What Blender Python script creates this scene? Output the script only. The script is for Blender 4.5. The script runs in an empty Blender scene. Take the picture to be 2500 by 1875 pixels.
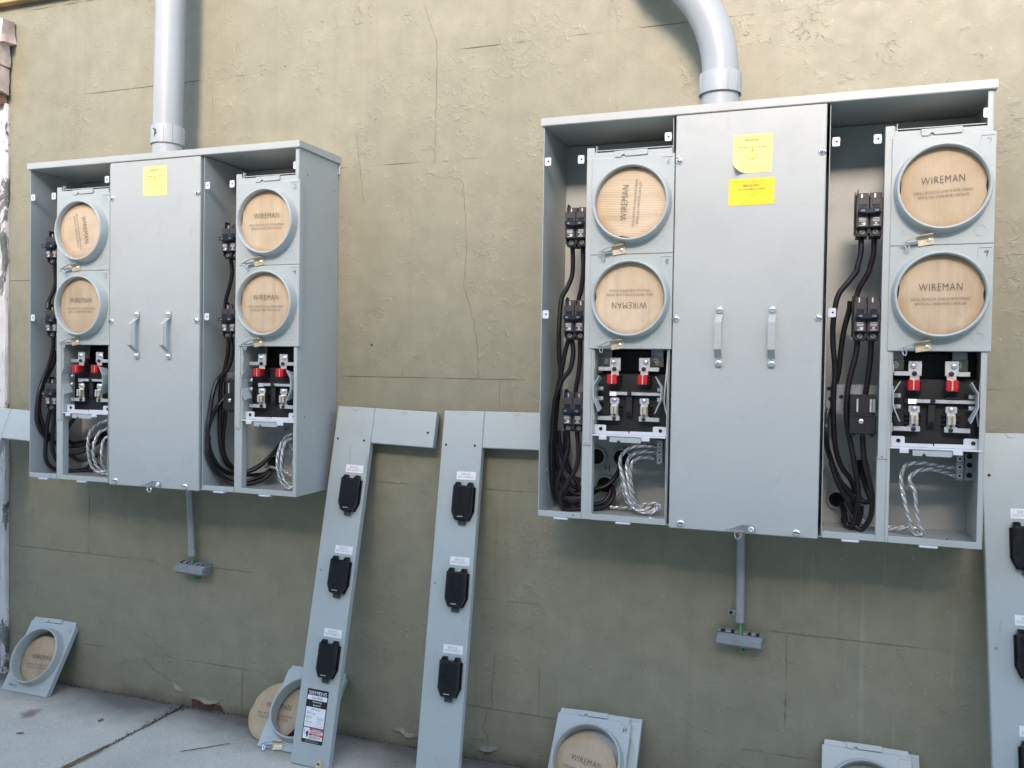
import bpy, bmesh, math, random
from math import sin, cos, pi, radians, atan2, hypot
from mathutils import Vector, Matrix, noise

random.seed(7)
S = bpy.context.scene
COL = S.collection

# ------------------------------------------------------------------ camera
cam_d = bpy.data.cameras.new("camera")
cam = bpy.data.objects.new("camera", cam_d)
COL.objects.link(cam)
S.camera = cam
cam_d.sensor_fit = 'HORIZONTAL'
cam_d.sensor_width = 36.0
cam_d.lens = 2070.71 / 2500 * 36.0
cam_d.clip_start = 0.05
cam_d.clip_end = 500.0
_r = Vector((0.9422, 0.3347, 0.0151)).normalized()
_f = Vector((-0.3343, 0.9422, -0.0216)).normalized()
_u = _r.cross(_f).normalized()
_r = _f.cross(_u)
M = Matrix((( _r.x, _u.x, -_f.x, 0.5947), (_r.y, _u.y, -_f.y, -2.0609), (_r.z, _u.z, -_f.z, 0.3471), (0, 0, 0, 1)))
cam.matrix_world = M
S.render.resolution_x, S.render.resolution_y = 1024, 768

# ------------------------------------------------------------------ light
SUN_EL, SUN_AZ = 28.5, 6.0          # degrees; azimuth to the right of straight behind the camera
world = bpy.data.worlds.new("World")
S.world = world
world.use_nodes = True
nt = world.node_tree
bg = nt.nodes["Background"]
sky = nt.nodes.new("ShaderNodeTexSky")
sky.sky_type = 'NISHITA'
sky.sun_disc = False
sky.sun_elevation = radians(SUN_EL)
sky.sun_rotation = radians(180 - SUN_AZ)
sky.air_density = 1.0
sky.dust_density = 1.3
sky.ozone_density = 1.0
nt.links.new(sky.outputs[0], bg.inputs[0])
bg.inputs[1].default_value = 0.15

sun_d = bpy.data.lights.new("sun", 'SUN')
sun_d.energy = 1.05
sun_d.angle = radians(14)
sun_d.color = (1.0, 0.81, 0.70)
sun = bpy.data.objects.new("sun", sun_d)
COL.objects.link(sun)
sd = Vector((-sin(radians(SUN_AZ)) * cos(radians(SUN_EL)), cos(radians(SUN_AZ)) * cos(radians(SUN_EL)), -sin(radians(SUN_EL))))
sun.rotation_euler = sd.to_track_quat('-Z', 'Y').to_euler()
sun.location = (1, -6, 5)

S.view_settings.view_transform = 'Standard'
S.view_settings.look = 'None'
S.view_settings.exposure = 2.05
S.view_settings.gamma = 1.0
S.view_settings.use_curve_mapping = False

# ------------------------------------------------------------------ materials
def new_mat(name):
    m = bpy.data.materials.new(name)
    m.use_nodes = True
    return m, m.node_tree, m.node_tree.nodes["Principled BSDF"]

def N(nt, t, **kw):
    n = nt.nodes.new("ShaderNode" + t)
    for k, v in kw.items():
        if hasattr(n, k):
            setattr(n, k, v)
        else:
            n.inputs[k].default_value = v
    return n

def noise_tex(nt, scale, detail=3, rough=0.55, coord='Object', distort=0.0, vscale=None):
    if coord == 'World':
        c = N(nt, "NewGeometry").outputs["Position"]
    else:
        c = N(nt, "TexCoord").outputs[coord]
    if vscale:
        mp = N(nt, "Mapping")
        mp.inputs["Scale"].default_value = vscale
        nt.links.new(c, mp.inputs["Vector"])
        c = mp.outputs[0]
    t = N(nt, "TexNoise")
    t.inputs["Scale"].default_value = scale
    t.inputs["Detail"].default_value = detail
    t.inputs["Roughness"].default_value = rough
    t.inputs["Distortion"].default_value = distort
    nt.links.new(c, t.inputs["Vector"])
    return t.outputs[0]

def ramp(nt, src, stops):
    r = N(nt, "ValToRGB")
    el = r.color_ramp.elements
    el[0].position = stops[0][0]
    el[1].position = stops[-1][0]
    for p, c in stops[1:-1]:
        el.new(p)
    for e, (p, c) in zip(el, stops):
        e.position = p
        e.color = c if len(c) == 4 else (*c, 1)
    nt.links.new(src, r.inputs[0])
    return r.outputs[0]

def grey(v):
    return (v, v, v, 1)

def mixc(nt, fac, a, b, mode='MIX'):
    m = N(nt, "Mix", data_type='RGBA', blend_type=mode)
    for sock, v in ((m.inputs[0], fac), (m.inputs[6], a), (m.inputs[7], b)):
        if isinstance(v, (int, float)):
            sock.default_value = v
        elif isinstance(v, tuple):
            sock.default_value = v if len(v) == 4 else (*v, 1)
        else:
            nt.links.new(v, sock)
    return m.outputs[2]

def math_n(nt, op, a, b=0.0, clamp=False):
    m = N(nt, "Math", operation=op, use_clamp=clamp)
    for sock, v in ((m.inputs[0], a), (m.inputs[1], b)):
        if isinstance(v, (int, float)):
            sock.default_value = v
        else:
            nt.links.new(v, sock)
    return m.outputs[0]

def bump(nt, bsdf, h, strength, dist, chain=None):
    b = N(nt, "Bump")
    b.inputs["Strength"].default_value = strength
    b.inputs["Distance"].default_value = dist
    nt.links.new(h, b.inputs["Height"])
    if chain is not None:
        nt.links.new(chain, b.inputs["Normal"])
    nt.links.new(b.outputs[0], bsdf.inputs["Normal"])
    return b.outputs[0]

def simple(name, col, rough=0.5, metal=0.0, var=0.12, vs=30.0, bumpd=0.0, bs=200.0, coat=0.0):
    m, nt, b = new_mat(name)
    n = noise_tex(nt, vs, 4)
    lo = tuple(c * (1 - var) for c in col)
    hi = tuple(min(1, c * (1 + var)) for c in col)
    nt.links.new(ramp(nt, n, [(0.3, lo), (0.7, hi)]), b.inputs["Base Color"])
    r2 = noise_tex(nt, vs * 2.3, 3)
    nt.links.new(ramp(nt, r2, [(0.3, grey(max(0.02, rough - 0.07))), (0.7, grey(min(1, rough + 0.07)))]), b.inputs["Roughness"])
    b.inputs["Metallic"].default_value = metal
    b.inputs["Coat Weight"].default_value = coat
    if bumpd:
        bump(nt, b, noise_tex(nt, bs, 2), 0.5, bumpd)
    return m

def enamel(name, col, rough=0.36):
    m, nt, b = new_mat(name)
    big = noise_tex(nt, 2.2, 4, coord='World')
    base = ramp(nt, big, [(0.25, tuple(c * 0.94 for c in col)), (0.75, tuple(c * 1.05 for c in col))])
    # dust and faint smudges
    dust = ramp(nt, noise_tex(nt, 55, 6, 0.7, coord='World'), [(0.55, grey(0)), (0.8, grey(0.22))])
    base = mixc(nt, dust, base, (0.52, 0.51, 0.48))
    # tiny dark specks
    v = N(nt, "TexVoronoi", feature='F1')
    v.inputs["Scale"].default_value = 22
    nt.links.new(N(nt, "NewGeometry").outputs["Position"], v.inputs["Vector"])
    sp = ramp(nt, v.outputs["Distance"], [(0.018, grey(0.7)), (0.03, grey(0))])
    base = mixc(nt, sp, base, (0.12, 0.12, 0.11))
    scr = noise_tex(nt, 60, 2, 0.5, coord='World', vscale=(1.0, 1.0, 0.06), distort=0.4)
    scm = math_n(nt, 'MULTIPLY', ramp(nt, scr, [(0.70, grey(0)), (0.73, grey(0.5))]), ramp(nt, noise_tex(nt, 5, 3, coord='World'), [(0.55, grey(0)), (0.65, grey(1))]))
    base = mixc(nt, scm, base, (0.22, 0.23, 0.23))
    sm = ramp(nt, noise_tex(nt, 9, 6, 0.7, coord='World', distort=1.0), [(0.56, grey(0)), (0.75, grey(0.26))])
    base = mixc(nt, sm, base, (0.26, 0.26, 0.25))
    nt.links.new(base, b.inputs["Base Color"])
    nt.links.new(ramp(nt, noise_tex(nt, 7, 5, coord='World'), [(0.3, grey(rough - 0.06)), (0.75, grey(rough + 0.12))]), b.inputs["Roughness"])
    b.inputs["Specular IOR Level"].default_value = 0.5
    h1 = bump(nt, b, noise_tex(nt, 420, 2, coord='World'), 0.25, 0.0003)
    bump(nt, b, noise_tex(nt, 6, 2, coord='World'), 0.5, 0.006, h1)
    return m

MAT = {}
MAT['enamel'] = enamel("grey_enamel", (0.425, 0.445, 0.416))
MAT['enamel2'] = enamel("grey_enamel_cover", (0.405, 0.442, 0.420), 0.33)
MAT['pvc'] = simple("grey_pvc", (0.345, 0.370, 0.375), 0.42, var=0.05, vs=8, bumpd=0.0004, bs=60)
MAT['pvc_small'] = simple("grey_tubing", (0.34, 0.35, 0.37), 0.4, 0.25, var=0.08, vs=25)
MAT['black'] = simple("black_plastic", (0.006, 0.006, 0.007), 0.22, var=0.25, vs=40)
MAT['dark'] = simple("dark_block", (0.012, 0.012, 0.012), 0.5, var=0.3, vs=50)
MAT['breaker'] = simple("breaker_brown", (0.05, 0.043, 0.042), 0.48, var=0.2, vs=60, bumpd=0.0003, bs=300)
MAT['handle_blue'] = simple("breaker_handle_dark", (0.007, 0.010, 0.020), 0.38, var=0.2)
MAT['cable'] = simple("black_cable", (0.012, 0.011, 0.013), 0.38, var=0.3, vs=60)
MAT['cable_p'] = simple("purple_black_cable", (0.020, 0.012, 0.015), 0.36, var=0.3, vs=60)
MAT['alu'] = simple("bare_aluminium", (0.80, 0.79, 0.76), 0.3, 0.5, var=0.2, vs=150)
MAT['tin'] = simple("tinned_bar", (0.80, 0.78, 0.74), 0.36, 0.75, var=0.1, vs=60)
MAT['zinc'] = simple("zinc_screw", (0.86, 0.85, 0.82), 0.22, 0.9, var=0.12, vs=150)
MAT['brass'] = simple("yellow_zinc", (0.66, 0.56, 0.38), 0.4, 0.35, var=0.2, vs=80)
MAT['galv'] = simple("galvanised", (0.42, 0.42, 0.41), 0.36, 0.75, var=0.2, vs=40)
MAT['white_tab'] = simple("pale_painted_tab", (0.62, 0.63, 0.64), 0.4, var=0.05)
MAT['red'] = simple("red_plastic", (0.50, 0.012, 0.022), 0.3, var=0.15)
MAT['ink'] = simple("dark_ink", (0.07, 0.05, 0.035), 0.7, var=0.4, vs=300)
MAT['ink_faint'] = simple("faint_ink", (0.56, 0.47, 0.10), 0.8, var=0.2, vs=200)
MAT['white_ink'] = simple("white_print", (0.62, 0.61, 0.58), 0.6, var=0.1)
MAT['label'] = simple("white_label", (0.80, 0.80, 0.78), 0.4, var=0.04)
MAT['red_print'] = simple("red_print", (0.62, 0.06, 0.09), 0.5, var=0.05)
MAT['yellow1'] = simple("pale_yellow_paper", (0.80, 0.71, 0.24), 0.7, var=0.06, vs=20)
MAT['yellow2'] = simple("bright_yellow_paper", (0.80, 0.62, 0.03), 0.7, var=0.06, vs=20)
MAT['green'] = simple("green_wire", (0.07, 0.30, 0.10), 0.4)
MAT['bond'] = simple("blue_grey_plastic", (0.25, 0.265, 0.275), 0.5, var=0.12, vs=30, bumpd=0.0004, bs=120)
MAT['hole'] = simple("hole_shadow_metal", (0.01, 0.01, 0.01), 0.8)
MAT['knock'] = simple("knockout_metal", (0.24, 0.26, 0.26), 0.45, var=0.1)
MAT['wood_dark'] = simple("weathered_twig", (0.20, 0.14, 0.08), 0.8, var=0.4, vs=80)
MAT['iron'] = simple("dark_wire", (0.03, 0.03, 0.03), 0.5, 0.3)
MAT['glass'] = simple("tinted_plastic", (0.05, 0.055, 0.06), 0.1, var=0.1)

def cardboard():
    m, nt, b = new_mat("brown_cardboard")
    info = N(nt, "ObjectInfo")
    off = N(nt, "VectorMath", operation='MULTIPLY_ADD')
    off.inputs[1].default_value = (1, 1, 1)
    rnd = N(nt, "CombineXYZ")
    for k in range(3):
        nt.links.new(math_n(nt, 'MULTIPLY', info.outputs["Random"], 7.3 + 3 * k), rnd.inputs[k])
    co = N(nt, "TexCoord").outputs["Object"]
    nt.links.new(co, off.inputs[0])
    nt.links.new(rnd.outputs[0], off.inputs[2])
    P = off.outputs[0]
    def nz(scale, detail, vs=(1, 1, 1), rough=0.55):
        mp = N(nt, "Mapping")
        mp.inputs["Scale"].default_value = vs
        nt.links.new(P, mp.inputs["Vector"])
        t = N(nt, "TexNoise")
        t.inputs["Scale"].default_value = scale
        t.inputs["Detail"].default_value = detail
        t.inputs["Roughness"].default_value = rough
        nt.links.new(mp.outputs[0], t.inputs["Vector"])
        return t.outputs[0]
    base = ramp(nt, nz(11, 5), [(0.25, (0.46, 0.345, 0.210)), (0.5, (0.54, 0.42, 0.280)), (0.75, (0.61, 0.49, 0.345))])
    bands = nz(30, 3, (1.0, 0.0, 0.05))
    base = mixc(nt, 0.6, base, ramp(nt, bands, [(0.28, grey(0.70)), (0.40, grey(0.95)), (0.55, grey(1.06)), (0.62, grey(0.9)), (0.72, grey(0.72))]), 'MULTIPLY')
    tone = ramp(nt, info.outputs["Random"], [(0.0, (0.80, 0.78, 0.74)), (0.5, (0.98, 0.96, 0.92)), (1.0, (1.08, 1.08, 1.08))])
    base = mixc(nt, 1.0, base, tone, 'MULTIPLY')
    # damp-stained rim
    sep = N(nt, "SeparateXYZ")
    nt.links.new(co, sep.inputs[0])
    flat = N(nt, "CombineXYZ")
    nt.links.new(sep.outputs[0], flat.inputs[0])
    nt.links.new(sep.outputs[2], flat.inputs[2])
    ln = N(nt, "VectorMath", operation='LENGTH')
    nt.links.new(flat.outputs[0], ln.inputs[0])
    rim = math_n(nt, 'ADD', ln.outputs["Value"], math_n(nt, 'MULTIPLY', nz(16, 4), 0.040))
    base = mixc(nt, ramp(nt, rim, [(0.086, grey(0)), (0.098, grey(0.5)), (0.105, grey(0.7))]), base, (0.36, 0.20, 0.08))
    nt.links.new(base, b.inputs["Base Color"])
    b.inputs["Roughness"].default_value = 0.62
    w = N(nt, "TexWave", wave_type='BANDS', bands_direction='X')
    w.inputs["Scale"].default_value = 60
    w.inputs["Distortion"].default_value = 0.6
    nt.links.new(co, w.inputs["Vector"])
    h = bump(nt, b, w.outputs[1], 0.35, 0.0006)
    bump(nt, b, bands, 0.6, 0.004, h)
    return m
MAT['card'] = cardboard()

def wall_paint():
    m, nt, b = new_mat("olive_masonry_paint")
    pos = N(nt, "NewGeometry").outputs["Position"]
    sep = N(nt, "SeparateXYZ")
    nt.links.new(pos, sep.inputs[0])
    X, Y, Z = sep.outputs
    big = noise_tex(nt, 1.3, 5, 0.6, coord='World')
    base = ramp(nt, big, [(0.25, (0.226, 0.215, 0.146)), (0.5, (0.254, 0.240, 0.165)), (0.75, (0.284, 0.266, 0.186))])
    mid = ramp(nt, noise_tex(nt, 14, 6, 0.65, coord='World'), [(0.3, grey(0.86)), (0.7, grey(1.08))])
    base = mixc(nt, 1.0, base, mid, 'MULTIPLY')
    # weathering streaks running down (by X only, broken up along Z)
    st = noise_tex(nt, 17, 4, 0.6, coord='World', vscale=(1.0, 0.0, 0.025))
    stm = ramp(nt, st, [(0.56, grey(0)), (0.68, grey(0.30))])
    base = mixc(nt, stm, base, (0.21, 0.19, 0.13))
    # lime drips below the right-hand panel
    dr = noise_tex(nt, 46, 2, 0.5, coord='World', vscale=(1.0, 0.0, 0.03))
    drm = ramp(nt, dr, [(0.60, grey(0)), (0.68, grey(0.18))])
    mx = math_n(nt, 'MULTIPLY', math_n(nt, 'GREATER_THAN', X, 0.54), math_n(nt, 'LESS_THAN', X, 0.93))
    mz = math_n(nt, 'LESS_THAN', Z, -0.005)
    brk = ramp(nt, noise_tex(nt, 9, 4, coord='World'), [(0.35, grey(0.15)), (0.6, grey(1))])
    drm = math_n(nt, 'MULTIPLY', math_n(nt, 'MULTIPLY', drm, math_n(nt, 'MULTIPLY', mx, mz)), brk)
    base = mixc(nt, drm, base, (0.50, 0.52, 0.47))
    # reddish dirt line where the wall meets the paving
    zz = math_n(nt, 'ADD', Z, math_n(nt, 'MULTIPLY', noise_tex(nt, 7, 5, coord='World'), 0.09))
    dm = ramp(nt, math_n(nt, 'ADD', zz, 0.70, True), [(0.03, grey(0.85)), (0.085, grey(0.0))])
    base = mixc(nt, dm, base, (0.085, 0.060, 0.048))
    # pale specks where the paint is chipped
    v = N(nt, "TexVoronoi", feature='F1')
    v.inputs["Scale"].default_value = 26
    nt.links.new(pos, v.inputs["Vector"])
    sp = ramp(nt, v.outputs["Distance"], [(0.035, grey(0.6)), (0.06, grey(0))])
    base = mixc(nt, sp, base, (0.45, 0.43, 0.36))
    nt.links.new(base, b.inputs["Base Color"])
    nt.links.new(ramp(nt, noise_tex(nt, 20, 4, coord='World'), [(0.3, grey(0.40)), (0.7, grey(0.55))]), b.inputs["Roughness"])
    b.inputs["Specular IOR Level"].default_value = 0.4
    # relief: rolling trowel marks, lifted paint crinkles in patches, fine roller texture
    trowel = noise_tex(nt, 5, 4, 0.5, coord='World', distort=0.6)
    h = bump(nt, b, trowel, 0.5, 0.004)
    n1 = N(nt, "TexNoise")
    n1.inputs["Scale"].default_value = 16
    n1.inputs["Detail"].default_value = 5
    nt.links.new(pos, n1.inputs["Vector"])
    warp = N(nt, "VectorMath", operation='MULTIPLY_ADD')
    nt.links.new(n1.outputs[1], warp.inputs[0])
    warp.inputs[1].default_value = (0.09, 0.09, 0.09)
    nt.links.new(pos, warp.inputs[2])
    v2 = N(nt, "TexVoronoi", feature='DISTANCE_TO_EDGE')
    v2.inputs["Scale"].default_value = 40
    nt.links.new(warp.outputs[0], v2.inputs["Vector"])
    ridge = ramp(nt, v2.outputs[0], [(0.0, grey(1)), (0.06, grey(0.3)), (0.2, grey(0))])
    patch = ramp(nt, noise_tex(nt, 6.5, 5, 0.62, coord='World'), [(0.51, grey(0)), (0.63, grey(1))])
    brkn = ramp(nt, noise_tex(nt, 48, 3, 0.6, coord='World'), [(0.46, grey(0)), (0.56, grey(1))])
    h = bump(nt, b, math_n(nt, 'MULTIPLY', math_n(nt, 'MULTIPLY', ridge, patch), brkn), 0.75, 0.0019, h)
    fl = ramp(nt, noise_tex(nt, 38, 4, 0.55, coord='World', distort=0.5), [(0.54, grey(0)), (0.68, grey(1))])
    pt2 = ramp(nt, noise_tex(nt, 4.2, 4, 0.6, coord='World'), [(0.47, grey(0)), (0.58, grey(1))])
    h = bump(nt, b, math_n(nt, 'MULTIPLY', fl, pt2), 0.7, 0.0013, h)
    bump(nt, b, noise_tex(nt, 260, 3, coord='World'), 0.35, 0.0010, h)
    return m
MAT['wall'] = wall_paint()
MAT['crack'] = simple("crack_shadow_paint", (0.075, 0.065, 0.045), 0.8, var=0.3, vs=60)
MAT['flake'] = simple("lifted_paint_flake", (0.215, 0.20, 0.14), 0.5, var=0.15, vs=60)
MAT['bare_red'] = simple("bare_red_masonry", (0.09, 0.038, 0.028), 0.85, var=0.5, vs=70, bumpd=0.003, bs=120)

def concrete():
    m, nt, b = new_mat("grey_concrete")
    pos = N(nt, "NewGeometry").outputs["Position"]
    sep = N(nt, "SeparateXYZ")
    nt.links.new(pos, sep.inputs[0])
    big = noise_tex(nt, 3.2, 6, 0.65, coord='World')
    base = ramp(nt, big, [(0.3, (0.47, 0.44, 0.355)), (0.55, (0.575, 0.535, 0.435)), (0.75, (0.65, 0.60, 0.495))])
    agg = ramp(nt, noise_tex(nt, 190, 3, 0.7, coord='World'), [(0.3, grey(0.80)), (0.5, grey(1)), (0.72, grey(1.2))])
    base = mixc(nt, 0.8, base, agg, 'MULTIPLY')
    v = N(nt, "TexVoronoi", feature='F1')
    v.inputs["Scale"].default_value = 130
    nt.links.new(pos, v.inputs["Vector"])
    grit = ramp(nt, v.outputs["Distance"], [(0.12, grey(0.75)), (0.22, grey(0))])
    gm = ramp(nt, noise_tex(nt, 11, 4, coord='World'), [(0.48, grey(0)), (0.7, grey(0.8))])
    base = mixc(nt, math_n(nt, 'MULTIPLY', grit, gm), base, (0.09, 0.085, 0.08))
    # soil washed up along the foot of the wall
    yy = math_n(nt, 'ADD', sep.outputs[1], math_n(nt, 'MULTIPLY', noise_tex(nt, 4, 5, coord='World'), 0.30))
    dm = ramp(nt, math_n(nt, 'ADD', yy, 0.5, True), [(0.44, grey(0)), (0.55, grey(0.55)), (0.62, grey(0.9))])
    base = mixc(nt, dm, base, (0.10, 0.09, 0.08))
    # rusty stain
    d = N(nt, "VectorMath", operation='DISTANCE')
    nt.links.new(pos, d.inputs[0])
    d.inputs[1].default_value = (-1.535, -0.215, -0.685)
    dd = math_n(nt, 'ADD', d.outputs["Value"], math_n(nt, 'MULTIPLY', noise_tex(nt, 22, 5, coord='World'), 0.10))
    base = mixc(nt, ramp(nt, dd, [(0.055, grey(0.75)), (0.085, grey(0))]), base, (0.17, 0.09, 0.075))
    nt.links.new(base, b.inputs["Base Color"])
    b.inputs["Roughness"].default_value = 0.8
    h = bump(nt, b, noise_tex(nt, 150, 4, 0.7, coord='World'), 0.7, 0.003)
    bump(nt, b, noise_tex(nt, 12, 5, 0.6, coord='World'), 0.5, 0.012, h)
    return m
MAT['concrete'] = concrete()
MAT['joint_dirt'] = simple("joint_dirt", (0.045, 0.04, 0.032), 0.95, var=0.5, vs=60, bumpd=0.004, bs=150)

def peeling_paint():
    m, nt, b = new_mat("peeling_white_paint")
    n = noise_tex(nt, 9, 6, 0.7, coord='World', vscale=(1.6, 1.6, 0.55), distort=0.8)
    mask = ramp(nt, n, [(0.535, grey(0)), (0.56, grey(1))])
    white = ramp(nt, noise_tex(nt, 14, 5, coord='World'), [(0.3, (0.52, 0.49, 0.46)), (0.7, (0.70, 0.67, 0.64))])
    under = ramp(nt, noise_tex(nt, 30, 5, coord='World'), [(0.3, (0.07, 0.075, 0.07)), (0.7, (0.20, 0.20, 0.18))])
    nt.links.new(mixc(nt, mask, white, under), b.inputs["Base Color"])
    b.inputs["Roughness"].default_value = 0.65
    h = bump(nt, b, mask, -0.6, 0.002)
    bump(nt, b, noise_tex(nt, 80, 4, coord='World'), 0.5, 0.002, h)
    return m
MAT['peel'] = peeling_paint()
MAT['brick_pale'] = simple("pale_painted_brick", (0.60, 0.47, 0.41), 0.8, var=0.3, vs=22, bumpd=0.004, bs=60)
MAT['brick_broken'] = simple("broken_brick", (0.30, 0.16, 0.11), 0.9, var=0.35, vs=40, bumpd=0.006, bs=70)
MAT['fascia'] = simple("ochre_painted_timber", (0.40, 0.29, 0.12), 0.6, var=0.15, vs=12, bumpd=0.001, bs=60)
MAT['stucco'] = simple("grey_stucco", (0.34, 0.33, 0.31), 0.85, var=0.1, vs=3)

# ------------------------------------------------------------------ mesh helpers
_text_cache = {}
def text_geo(s, thin=0.0):
    key = (s, thin)
    if key in _text_cache:
        return _text_cache[key]
    c = bpy.data.curves.new("lettering", 'FONT')
    c.body = s
    c.size = 1.0
    c.resolution_u = 2 if len(s) > 8 else 4
    c.offset = -thin
    c.space_character = 1.12 if thin else 1.0
    o = bpy.data.objects.new("lettering", c)
    COL.objects.link(o)
    dg = bpy.context.evaluated_depsgraph_get()
    me = o.evaluated_get(dg).to_mesh()
    v = [(p.co.x, p.co.y) for p in me.vertices]
    f = [tuple(p.vertices) for p in me.polygons]
    o.evaluated_get(dg).to_mesh_clear()
    bpy.data.objects.remove(o)
    bpy.data.curves.remove(c)
    x0 = min(a for a, _ in v); x1 = max(a for a, _ in v)
    y0 = min(b for _, b in v); y1 = max(b for _, b in v)
    g = ([((a - (x0 + x1) / 2), (b - (y0 + y1) / 2)) for a, b in v], f, x1 - x0, y1 - y0)
    _text_cache[key] = g
    return g

class MB:
    """collects geometry; faces carry a material slot"""
    def __init__(self, *mats):
        self.v, self.f, self.m = [], [], []
        self.mats = list(mats) or ['enamel']
    def slot(self, mat):
        if mat is None:
            return 0
        if mat not in self.mats:
            self.mats.append(mat)
        return self.mats.index(mat)
    def add(self, vs, fs, mat=None, T=None):
        o = len(self.v)
        for p in vs:
            p = Vector(p)
            self.v.append(T @ p if T else p)
        s = self.slot(mat)
        for f in fs:
            self.f.append(tuple(i + o for i in f))
            self.m.append(s)
        return self
    def box(self, lo, hi, mat=None, T=None, bev=0.0):
        x0, y0, z0 = lo; x1, y1, z1 = hi
        if bev <= 0:
            vs = [(x0, y0, z0), (x1, y0, z0), (x1, y1, z0), (x0, y1, z0), (x0, y0, z1), (x1, y0, z1), (x1, y1, z1), (x0, y1, z1)]
            fs = [(0, 3, 2, 1), (4, 5, 6, 7), (0, 1, 5, 4), (1, 2, 6, 5), (2, 3, 7, 6), (3, 0, 4, 7)]
            return self.add(vs, fs, mat, T)
        bm = bmesh.new()
        bmesh.ops.create_cube(bm, size=1)
        for vv in bm.verts:
            vv.co = Vector(((x0 + x1) / 2 + vv.co.x * (x1 - x0), (y0 + y1) / 2 + vv.co.y * (y1 - y0), (z0 + z1) / 2 + vv.co.z * (z1 - z0)))
        bev = min(bev, 0.45 * min(x1 - x0, y1 - y0, z1 - z0))
        bmesh.ops.bevel(bm, geom=list(bm.edges), offset=bev, segments=1, affect='EDGES', profile=0.5)
        return self._bm(bm, mat, T)
    def _bm(self, bm, mat, T):
        bm.verts.index_update()
        self.add([vv.co.copy() for vv in bm.verts], [tuple(vv.index for vv in f.verts) for f in bm.faces], mat, T)
        bm.free()
        return self
    def prism(self, pts, y0, y1, mat=None, T=None, bev=0.0):
        """outline in (x,z), extruded from front y0 to back y1; counter-clockwise seen from the front (-y)"""
        n = len(pts)
        bm = bmesh.new()
        a = [bm.verts.new((x, y0, z)) for x, z in pts]
        b = [bm.verts.new((x, y1, z)) for x, z in pts]
        fr = bm.faces.new(a)
        bm.faces.new(b[::-1])
        for i in range(n):
            j = (i + 1) % n
            bm.faces.new((a[j], a[i], b[i], b[j]))
        bmesh.ops.recalc_face_normals(bm, faces=bm.faces)
        if bev > 0:
            bmesh.ops.bevel(bm, geom=list(fr.edges), offset=bev, segments=1, affect='EDGES')
        return self._bm(bm, mat, T)
    def lathe(self, prof, n=40, mat=None, T=None, caps=(False, False)):
        """profile of (radius, y); axis is y"""
        vs, fs = [], []
        k = len(prof)
        for r, y in prof:
            for i in range(n):
                a = 2 * pi * i / n
                vs.append((r * cos(a), y, r * sin(a)))
        for j in range(k - 1):
            for i in range(n):
                i2 = (i + 1) % n
                fs.append((j * n + i, j * n + i2, (j + 1) * n + i2, (j + 1) * n + i))
        if caps[0]:
            fs.append(tuple(range(n)))
        if caps[1]:
            fs.append(tuple(range((k - 1) * n, k * n))[::-1])
        return self.add(vs, fs, mat, T)
    def tube(self, path, r, n=10, mat=None, T=None, caps=True, prof=None, twist=0.0):
        P = [Vector(p) for p in path]
        vs, fs = [], []
        up = None
        L = 0.0
        pts = prof or [(cos(2 * pi * i / n), sin(2 * pi * i / n)) for i in range(n)]
        n = len(pts)
        for i, p in enumerate(P):
            t = (P[min(i + 1, len(P) - 1)] - P[max(i - 1, 0)])
            if t.length < 1e-9:
                t = Vector((0, 0, 1))
            t.normalize()
            if up is None:
                up = Vector((0, 1, 0)) if abs(t.y) < 0.9 else Vector((1, 0, 0))
            s = t.cross(up)
            if s.length < 1e-6:
                s = t.orthogonal()
            s.normalize()
            up = s.cross(t).normalized()
            if i:
                L += (p - P[i - 1]).length
            ca, sa = cos(twist * L), sin(twist * L)
            rr = r[i] if isinstance(r, (list, tuple)) else r
            for a, b in pts:
                x, y = a * ca - b * sa, a * sa + b * ca
                vs.append(p + (s * x + up * y) * rr)
        for i in range(len(P) - 1):
            for j in range(n):
                j2 = (j + 1) % n
                fs.append((i * n + j, i * n + j2, (i + 1) * n + j2, (i + 1) * n + j))
        if caps:
            fs.append(tuple(range(n))[::-1])
            fs.append(tuple(range((len(P) - 1) * n, len(P) * n)))
        return self.add(vs, fs, mat, T)
    def disc(self, r, y, mat=None, T=None, n=16, x=0, z=0):
        vs = [(x + r * cos(2 * pi * i / n), y, z + r * sin(2 * pi * i / n)) for i in range(n)]
        return self.add(vs, [tuple(range(n))], mat, T)
    def rect(self, x0, z0, x1, z1, y, mat=None, T=None):
        return self.add([(x0, y, z0), (x1, y, z0), (x1, y, z1), (x0, y, z1)], [(0, 1, 2, 3)], mat, T)
    def text(self, s, x, z, y, width=None, height=None, mat='ink', T=None, ang=0.0, align='C', thin=0.0):
        v, f, w, h = text_geo(s, thin)
        sx = sz = (width / w) if width else height / h
        if width and height:
            sz = height / h
        ca, sa = cos(ang), sin(ang)
        out = []
        for a, b in v:
            a *= sx; b *= sz
            if align == 'L':
                a += w * sx / 2
            out.append((x + a * ca - b * sa, y, z + a * sa + b * ca))
        return self.add(out, f, mat, T)
    def stroke(self, pts, w, y, mat='ink', T=None):
        vs, fs = [], []
        n = len(pts)
        for i, (x, z) in enumerate(pts):
            x0, z0 = pts[max(0, i - 1)]; x1, z1 = pts[min(n - 1, i + 1)]
            d = hypot(x1 - x0, z1 - z0) or 1
            nx, nz = -(z1 - z0) / d * w / 2, (x1 - x0) / d * w / 2
            vs += [(x + nx, y, z + nz), (x - nx, y, z - nz)]
        fs = [(2 * i, 2 * i + 1, 2 * i + 3, 2 * i + 2) for i in range(n - 1)]
        return self.add(vs, fs, mat, T)
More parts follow.
